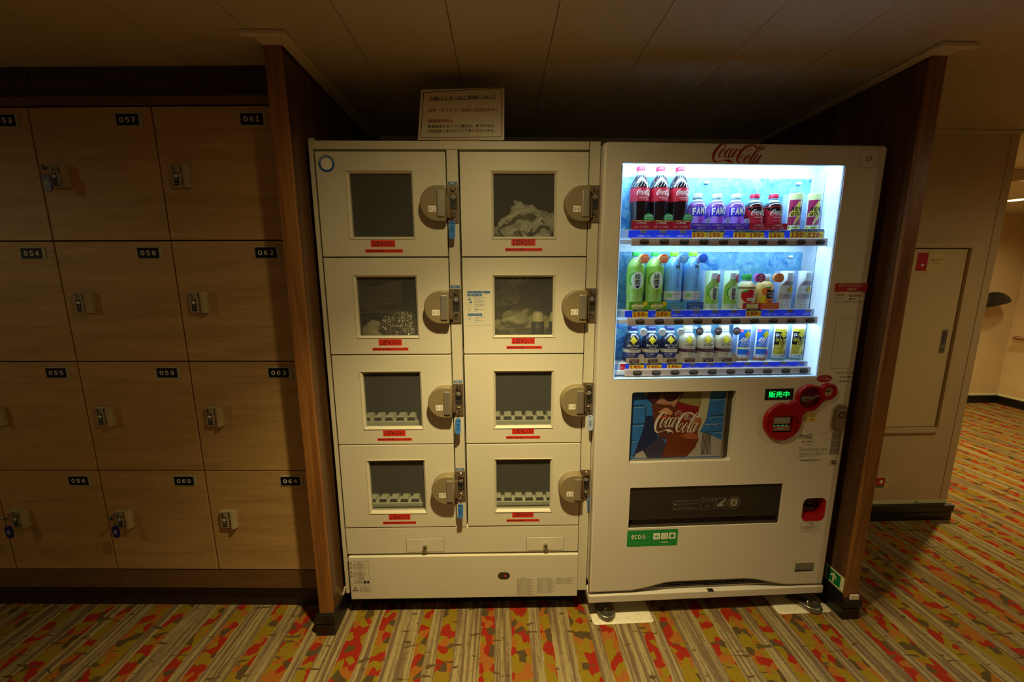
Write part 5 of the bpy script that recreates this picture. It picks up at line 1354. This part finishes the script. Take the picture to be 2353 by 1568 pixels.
def union_outline():
    """smooth outline around the three discs of the payment surround"""
    cs = [((1.0722, .8395), .0745), ((1.1668, .9320), .0530), ((1.2382, .9560), .0335)]

    def f(x, z):     # metaball-like smooth union
        ds = [sqrt((x - c[0]) ** 2 + (z - c[1]) ** 2) - r for c, r in cs]; k = .012
        m_ = ds[0]
        for q in ds[1:]: h = max(k - abs(m_ - q), 0) / k; m_ = min(m_, q) - h * h * k / 4
        return m_
    return f


f_ = union_outline()
# walk the outline by marching radially from each disc centre
pts = []
for (cx_, cz_), a0_, a1_ in (((1.0722, .8395), 70, 400 - 5), ((1.1668, .9320), 250, 385), ((1.2382, .9560), 225, 520), ((1.1668, .9320), 45, 215)):
    pass


def march(cx_, cz_, a0_, a1_, n):
    out = []
    for k in range(n + 1):
        a = radians(a0_ + (a1_ - a0_) * k / n); r = .004
        while f_(cx_ + r * cos(a), cz_ + r * sin(a)) < 0 and r < .12: r += .0004
        out.append((cx_ + r * cos(a), cz_ + r * sin(a)))
    return out


p1 = march(1.0722, .8395, 78, 375, 60); p2 = march(1.1668, .9320, 262, 352, 22); p3 = march(1.2382, .9560, -128, 158, 44); p4 = march(1.1668, .9320, 50, 188, 30)
out_ = p1 + p2 + p3 + p4
cl_ = [out_[0]]
for p in out_[1:]:
    if (p[0] - cl_[-1][0]) ** 2 + (p[1] - cl_[-1][1]) ** 2 > .0012 ** 2: cl_.append(p)
noteh = rr(1.0310, 1.1130, .8000, .8620, .003, 2); knobh = disc(1.1668, .9320, .0420, n=36); coinh = disc(1.2382, .9560, .0200, n=28)
pay = part('payment_surround', MB().plate(cl_, [noteh, knobh, coinh], -.012, 0, REDP, .005), vm, 'glossy red surround joining note slot, knob and coin slot')
part('note_slot', MB().box(1.031, 1.113, -.001, 0, .800, .862, REDD).box(1.033, 1.100, -.010, -.001, .8320, .8610, GREY, .003).box(1.033, 1.105, -.009, -.001, .8020, .8230, mat('note_tray', '8c5a4c', .4), .003).box(1.052, 1.080, -.0105, -.009, .8070, .8170, GREY, .001).box(1.030, 1.114, -.011, 0, .7975, .8000, INK), pay)
part('green_indicator', D2().rect(1.035, 1.041, .8262, .8276, LEDG2).rect(1.051, 1.057, .8262, .8276, LEDG2).rect(1.068, 1.074, .8262, .8280, LEDG2).rect(1.083, 1.089, .8262, .8278, LEDG2).into(MB(), on_plane(-.0095)), pay)
part('note_frame', MB().box(1.022, 1.122, -.0135, -.012, .8655, .8675, REDD).box(1.1205, 1.1225, -.0135, -.012, .79, .8675, REDD).cyl(1.019, .8410, .0050, -.0135, -.012, REDD, 16).cyl(1.130, .8410, .0050, -.0135, -.012, REDD, 16), pay)
mb = MB().cyl(1.1668, .9320, .0425, -.0005, .0, REDD, 36)
vs = []; P = [(-.036, -.004), (-.036, .002), (-.030, .0075), (-.018, .0070), (.004, .0035), (.030, .0115), (.032, .0100), (.006, -.0060), (-.014, -.012), (-.028, -.0140), (-.034, -.0100)]
mb.plate([(1.1668 + a, .9320 + b) for a, b in P][::-1], [], -.016, -.001, mat('grey_lever', '5c5448', .4), .003)
part('return_lever', mb, pay, 'grey coin return lever')
part('coin_slot', MB().cyl(1.2382, .9560, .0205, -.002, -.0005, mat('pale_coin_plate', 'c9b792', .35), 28).box(1.2240, 1.2500, -.0032, -.002, .9545, .9568, INK).box(1.2270, 1.2340, -.0035, -.002, .938, .9520, mat('pale_coin_plate', 'c9b792', .35)), pay)
part('lever_text', D2().text('おつり・返却', 1.1690, .9800, .0045, mat('rose_print', 'd06a5c', .5), 1, w=.036).into(MB(), on_plane(-.0120)), pay)
d = D2(); d.poly(disc(1.2210, 1.0056, .0305, .0140, n=32), mat('oval_red', 'a01014', .4)).text('次のから', 1.221, 1.0125, .0040, WPAPER, 2, w=.016).text('デザイン変更中', 1.2210, 1.0045, .0066, WPAPER, 2, w=.052, bold=.03)
part('oval_sticker', d.into(MB(), on_plane(0)), vm)
d = D2()
for t_, z, ww in (('2021 年 11 月 1 日発行', 1.0268, .076), ('新 500 円硬貨', 1.0105, .046), ('ご利用頂けません', .9935, .060)): d.text(t_, 1.3045, z, .0060, INK, 1, w=ww, bold=.01)
part('coin_notice', d.into(MB(), on_plane(0)), vm)
d = D2(); YS = mat('pale_yellow_sticker', 'd8c27a', .5); d.rect(1.1490, 1.2110, .8345, .8680, YS).frame(1.1560, 1.1680, .8400, .8640, .0008, INK, 2).poly(disc(1.1620, .8560, .0035, n=12), mat('ring_red', 'c02020', .5), 3).poly(disc(1.1620, .8560, .0022, n=10), YS, 4).ring(1.1620, .8510, .0120, .0133, mat('ring_red', 'c02020', .5), 3, 24, pi, 2 * pi)
d.text('¥1000', 1.1620, .8475, .0035, INK, 3).text('新紙幣', 1.1930, .8640, .0030, SRED, 2, w=.02).text('使えます', 1.1930, .8575, .0060, INK, 2, w=.028, bold=.03).text('OK', 1.1930, .8440, .0095, SRED, 2, w=.018, bold=.04)
part('note_sticker', d.into(MB(), on_plane(0)), vm)
d = D2(); script(d, 1.1530, .7765, .054, INK, 1); d.text('ボトラーズジャパン株式会社', 1.1800, .7655, .0030, INK, 1, w=.050).text('故障・お問合せは', 1.1880, .7540, .0060, INK, 1, w=.046, bold=.02).text('こちらから →', 1.1900, .7420, .0056, INK, 1, w=.040, bold=.02)
for k, ch in enumerate('2906636129'): d.text(ch, 1.1630 + .01135 * k, .7200, .0090, INK, 1, bold=.02)
for z, ww, t_ in ((.7065, .102, '管理番号をお伝えください 電話番号はこちら'), (.7000, .102, 'お客様相談室にて承ります 受付時間 平日'), (.6935, .080, '土日祝日を除きます 9:30 から 17:00'), (.6890, .012, '設置')): d.text(t_, 1.1600, z, .0030, INK, 1, w=ww, align='l')
d.text('茨城県東茨城郡大洗町港中央2', 1.1680, .6760, .0055, INK, 1, w=.082, align='l', bold=.01).text('自販機コード', 1.1630, .7315, .0025, INK, 1, w=.012).text('お客様相談室', 1.2520, .7880, .0030, INK, 1, w=.024)
part('contact_print', d.into(MB(), on_plane(0)), vm)
d = D2(); d.rect(1.2830, 1.3220, .6970, .7925, GREY)
for z in (.783, .775, .767, .748, .735, .715): d.text('食品衛生営業許可証', 1.3020, z, .0032, INK, 2, w=.030)
part('permit_sticker', d.into(MB(), on_plane(0)), vm)
VR = mat('banner_red', 'a81c20', .5)
d = D2(); d.rect(1.2130, 1.3440 - .006, 1.3310, 1.3610, VR).text('抗ウイルスフイルム', 1.2755, 1.3535, .0092, WPAPER, 2, w=.096, bold=.01).text('対応中', 1.2770, 1.3400, .0092, WPAPER, 2, w=.034, bold=.01)
d.text('SIAA', 1.2330, 1.3190, .0085, VR, 2, w=.024, bold=.03).poly([(1.246, 1.316), (1.254, 1.3215), (1.246, 1.327), (1.249, 1.3215)], VR, 2).text('抗ウイルス加工', 1.2360, 1.3060, .0040, VR, 2, w=.032)
d.text('フイルム表面のウイルスを', 1.2980, 1.3265, .0038, INK, 2, w=.060).text('99.99%', 1.2930, 1.3165, .0090, VR, 2, w=.046, bold=.03).text('減少!!', 1.2850, 1.3045, .0070, INK, 2, w=.026, bold=.03).text('SIAAマークは安全性を示します', 1.2760, 1.2960, .0024, INK, 2, w=.115).text('ISO21702法により評価', 1.2760, 1.2930, .0024, INK, 2, w=.115)
part('hygiene_sticker', d.into(MB(), on_plane(0)), vm)
d = D2(); P1, P2 = rr(1.2365, 1.3200, 1.0445, 1.2350, .004, 3), rr(1.2373, 1.3192, 1.0453, 1.2342, .0035, 3); n_ = len(P1)
d.L.append((P1 + P2, [(k, (k + 1) % n_, n_ + (k + 1) % n_, n_ + k) for k in range(n_)], INK, 1)); part('reader_panel', d.into(MB().plate(P2, [], -.0004, 0, VWHITE), on_plane(0)), vm)
lk = part('door_lock', MB().plate(rr(1.2740, 1.3290, .7950, .9035, .0265, 7), [], -.006, 0, BRONZE, .004), vm)
part('lock_recess', MB().plate(rr(1.2830, 1.3220, .8020, .8960, .019, 6), [], -.0068, -.006, mat('lock_inner', '8c7c66', .4, .4), .0005).cyl(1.3035, .8640, .0165, -.0085, -.006, STEEL, 28, .001).cyl(1.3035, .8640, .0125, -.0092, -.0085, INK, 24).cyl(1.3020, .8640, .0085, -.014, -.009, CHROME, 24, .002), lk)
part('small_lock', MB().cyl(1.3028, .6675, .0095, -.004, 0, STEEL, 24, .001).cyl(1.3028, .6675, .0070, -.0046, -.004, INK, 20).cyl(1.3005, .6675, .0045, -.0056, -.0046, CHROME, 16), vm)
# coin return cup
rc = part('coin_return', MB().box(1.2040, 1.3000, .03, .034, .4125, .5135, mat('cup_dark', '2a0608', .4)), vm, 'red coin return cup')
mb = MB(); A = rr(1.2045, 1.2995, .4130, .5130, .022, 5); B_ = rr(1.2100, 1.2940, .4380, .5090, .018, 5); n_ = len(A)
mb.add([(x_, -.001, z) for x_, z in A] + [(x_, .012, z) for x_, z in B_] + [(x_, .031, z) for x_, z in B_], [(k, (k + 1) % n_, n_ + (k + 1) % n_, n_ + k) for k in range(n_)] + [(n_ + k, n_ + (k + 1) % n_, 2 * n_ + (k + 1) % n_, 2 * n_ + k) for k in range(n_)], REDP)
part('cup_rim', mb, rc); part('cup_flap', MB().box(1.214, 1.278, .022, .028, .440, .462, mat('cup_flap_dark', '3c0a0c', .4), .002), rc)
d = D2(); d.frame(1.2080, 1.2860, .3655, .4075, .0005, INK).text('△ 警告', 1.2470, .4020, .0058, INK, 1, bold=.03).ring(1.2160, .3830, .0045, .0054, INK)
for z, ww in ((.3945, .052), (.3885, .056), (.3825, .050), (.3765, .052), (.3705, .030)): d.text('転倒防止のため自動販売機を揺すらないで', 1.2260, z, .0034, INK, 1, w=ww, align='l')
part('warning_label', d.into(MB(), on_plane(0)), vm)
d = D2(); d.rect(1.2050, 1.2880, .1830, .2225, GREY).rect(1.2080, 1.2800, .1845, .1905, INK, 2)
for z in (.2190, .2140, .2090, .2040, .1990, .1945): d.text('自動販売機 定格電圧 100V 消費電力', 1.2460, z, .0028, INK, 2, w=.070)
part('rating_plate', d.into(MB(), on_plane(0)), vm)
part('plinth_slot', D2().rect(.8450, .8690, .1126, .1126 + .0001, INK).into(MB().box(.8450, .8690, -.0040, .010, .1108, .1128, INK), on_plane(0)), vm)
d = D2()
for x_, z in ((.4290, .1020), (.4560, .1020), (1.255, .094), (1.283, .094), (.372, .118)): d.poly(disc(x_, z, .0012, n=8), INK)
part('screw_holes', d.into(MB(), on_plane(-.0031)), vm)
# feet
for cx_, cy_, rot in ((.4290, .030, 0), (1.3000, .020, .5)):
    mb = MB(); O = [(cos(radians(a)) * .038, sin(radians(a)) * .038 - .012) for a in range(180, 361, 12)] + [(.038, .065), (-.038, .065)]; I = [(x_ * .74, y * .74 + (.0 if y > .05 else -.001)) for x_, y in O]
    n_ = len(O); Rm = lambda x_, y, z: (cx_ + x_ * cos(rot) - y * sin(rot), cy_ + x_ * sin(rot) + y * cos(rot), z)
    vs = [Rm(*p, .0045) for p in O] + [Rm(p[0] * .98, p[1] * .98, .022) for p in O] + [Rm(p[0] * .86, p[1] * .86, .026) for p in O] + [Rm(*p, .020) for p in I]
    mb.add(vs, [(j * n_ + k, j * n_ + (k + 1) % n_, (j + 1) * n_ + (k + 1) % n_, (j + 1) * n_ + k) for j in range(3) for k in range(n_)] + [tuple(range(3 * n_, 4 * n_))], STEEL, True)
    ft = part('foot', mb, vm); c_ = Rm(0, -.002, 0)
    part('bolt', MB().lathe([(.0075, 0), (.0075, .004), (.0045, .007), (0, .0075)], c_[0], c_[1], .020, CHROME, 16), ft)
    part('leg_post', MB().lathe([(.012, .018), (.012, .082)], Rm(0, .045, 0)[0], Rm(0, .045, 0)[1], 0, STEEL, 16), ft)
PLW = mat('ivory_steel_plate', 'e3dcc2', .35)
nz_ = noise_n(PLW, texco(PLW), 60, 3); setcol(PLW, ramp(PLW, nz_.outputs[0], [(.20, '7d6b4a'), (.27, 'd8d0b4'), (.6, 'e6dfc6')]))
for (x0_, x1_, y0_, y1_, lab) in ((.366, .618, -.026, .16, 'ivory steel floor plate under the left foot of the vending machine'), (1.150, 1.3820, -.018, .16, 'ivory steel floor plate under the right foot of the vending machine')):
    mb = MB(); P = rr(x0_, x1_, y0_, y1_, .014, 4); Q = offset_poly(P, .009); n_ = len(P)
    mb.add([(a, b, 0) for a, b in P] + [(a, b, .0012) for a, b in P] + [(a, b, .0045) for a, b in Q], [(j * n_ + k, j * n_ + (k + 1) % n_, (j + 1) * n_ + (k + 1) % n_, (j + 1) * n_ + k) for j in range(2) for k in range(n_)] + [tuple(range(2 * n_, 3 * n_)), tuple(range(n_))[::-1]], PLW)
    single('floor_plate', mb, lab, 'plate', VF, ((x0_ + x1_) / 2, .06, 0), 'floor plates under the vending machine')

# ================================================================== SMALL THINGS ON THE PARTITIONS
# green arrow sign on the inner face of the right partition (its own plane looks along -x)
t = thing('exit_arrow_sign', 'low green arrow exit sign on the right wooden partition beside the vending machine', 'sign', WF, (1.389, 1.38, .108))
d = D2(); d.rect(-1.46, -1.316, .109, .174, GLOW).rect(-1.395, -1.331, .116, .168, DGREEN, 2).rect(-1.455, -1.400, .116, .168, DGREEN, 2)
c_ = (-1.363, .142); P = [(-.004, -.022), (.004, -.022), (.004, .004), (.014, -.004), (.014, .006), (0, .020), (-.014, .006), (-.014, -.004), (-.004, .004)]
d.poly([(c_[0] + a, c_[1] + b) for a, b in P], GLOW, 3)
for a, b in ((-1.430, .150), (-1.420, .130)): d.poly([(a - .008, b - .008), (a + .006, b - .006), (a + .010, b + .006), (a - .004, b + .008)], GLOW, 3)
part('sign_plate', d.into(MB().box(1.3898, 1.3912, 1.316, 1.46, .109, .174, GLOW), lambda X, Z, k: (1.3898 - .0003 * k, -X, Z)), t)
part('ledge_strip', MB().box(1.383, 1.3912, 1.312, 1.60, .0955, .1075, BLACK, .001), t)
single('plastic_clip', MB().box(1.4060, 1.4420, 1.2960, 1.3020, .0945, .1150, PLW, .001), 'small ivory plastic clip on the right partition base', 'clip', WF, (1.424, 1.30, .0945))
mb = MB(); mb.box(-.017, .017, -.004, .004, -.012, .026, PLW, .001)
for k_, (x_, y, z) in enumerate(mb.v): a = radians(75); x2, y2 = x_ * cos(a) - y * sin(a), x_ * sin(a) + y * cos(a); mb.v[k_] = (-.6500 + x2 + z * .35, 1.405 + y2, .1065 + z)
single('plastic_clip', mb, 'small ivory plastic clip leaning on the left partition base', 'clip', WF, (-.650, 1.405, .0945))

# ---- fire hose cabinet on the cream wall
CY = 1.93
fh = thing('fire_hose_cabinet', 'cream fire hose cabinet set in the wall right of the partition', 'cabinet', WF, (1.98, CY, .53))
o_, i_ = rect(1.60, 2.4310, .532, 1.558), rect(1.62, 2.4045, .5625, 1.5290)
part('frame', MB().plate(o_, [i_], CY - .024, CY, WALLC, .005).box(1.60, 2.4310, CY - .002, CY - .001, .532, 1.558, GAP), fh)
dr = part('door', MB().box(1.622, 2.4005, CY - .010, CY - .003, .5660, 1.5250, mat('cream_door', 'd6bf92', .45), .001), fh)
part('handle', MB().plate(rr(2.3440, 2.3725, .9800, 1.1090, .008, 4), [], CY - .014, CY - .010, ALU, .002).box(2.3500, 2.3665, CY - .018, CY - .014, 1.025, 1.100, STEEL, .002).box(2.352, 2.364, CY - .0175, CY - .014, .992, 1.008, STEEL, .001), dr)
d = D2(); d.rect(2.1360, 2.2880, 1.4120, 1.5070, mat('sign_cream', 'd9c98c', .5)).rect(2.1380, 2.1960, 1.4140, 1.5050, mat('sign_red', 'b81428', .5), 2).text('消火ホース', 2.2430, 1.4690, .0135, SRED, 2, w=.064).text('FIRE HOSE', 2.2430, 1.4520, .0050, SRED, 2, w=.036).rect(2.165, 2.180, 1.438, 1.447, WPAPER, 3).text('IMO', 2.262, 1.417, .003, INK, 2, w=.016)
part('hose_sticker', d.into(MB(), on_plane(CY - .010)), dr, 'red and cream sticker reading fire hose in Japanese')
d = D2(); d.rect(2.10, 2.2040, .1900, .2640, mat('sign_cream', 'd9c98c', .5)).rect(2.104, 2.1820, .2060, .2580, mat('sign_red', 'b81428', .5), 2).rect(2.104, 2.1820, .1960, .2050, DGREEN, 2).poly([(2.15, .222), (2.168, .222), (2.168, .246), (2.150, .240)], WPAPER, 3).poly(disc(2.1920, .2300, .0045, n=10), INK, 3)
single('small_safety_sticker', d.into(MB().box(2.10, 2.204, CY - .0008, CY, .19, .264, GLOW), on_plane(CY - .0008)), 'small red and green safety sticker low on the cream wall', 'sticker', WF, (2.15, CY, .19))
# ---- far corridor
mb = MB().tube([(5.44, 3.80, .745), (5.44, 3.6, .745), (5.44, 3.2, .745), (5.44, 2.4, .745), (5.44, 1.4, .745)], .020, TEAK, 10)
t = thing('handrail', 'brown wooden handrail on the far corridor wall at the right edge', 'handrail', WF, (5.44, 2.6, .745)); part('rail', mb, t)
for y in (3.5, 2.4): part('bracket', MB().box(5.445, 5.504, y - .012, y + .012, .715, .735, STEEL, .002), t)
mb = MB().lathe([(.20, 0), (.195, .010), (.17, .045), (.12, .085), (.06, .110), (0, .118)], 5.10, 3.80, 1.105, BLACK, 28, 1, .42)
mb.lathe([(.20, 0), (.185, -.012), (.10, -.020), (0, -.022)], 5.10, 3.80, 1.105, BLACK, 28, 1, .42)
for k_, (x_, y, z) in enumerate(mb.v): mb.v[k_] = (x_, y, z - (x_ - 5.10) * -.18)
single('wall_fixture', mb, 'rounded black object on the far corridor wall beside the cream corner strip', 'fixture', WF, (5.10, 3.80, 1.09))
t = thing('ceiling_light', 'small round recessed ceiling light in the far corridor', 'lamp', WF, (4.32, 3.18, 2.019))
part('rim', MB().lathe([(.085, 0), (.085, -.004), (.070, -.006)], 4.32, 3.18, 2.0195, TRIMC, 28), t)
part('lens', MB().lathe([(0, -.002), (.070, -.003), (.070, -.006)], 4.32, 3.18, 2.0195, LAMP, 28), t)
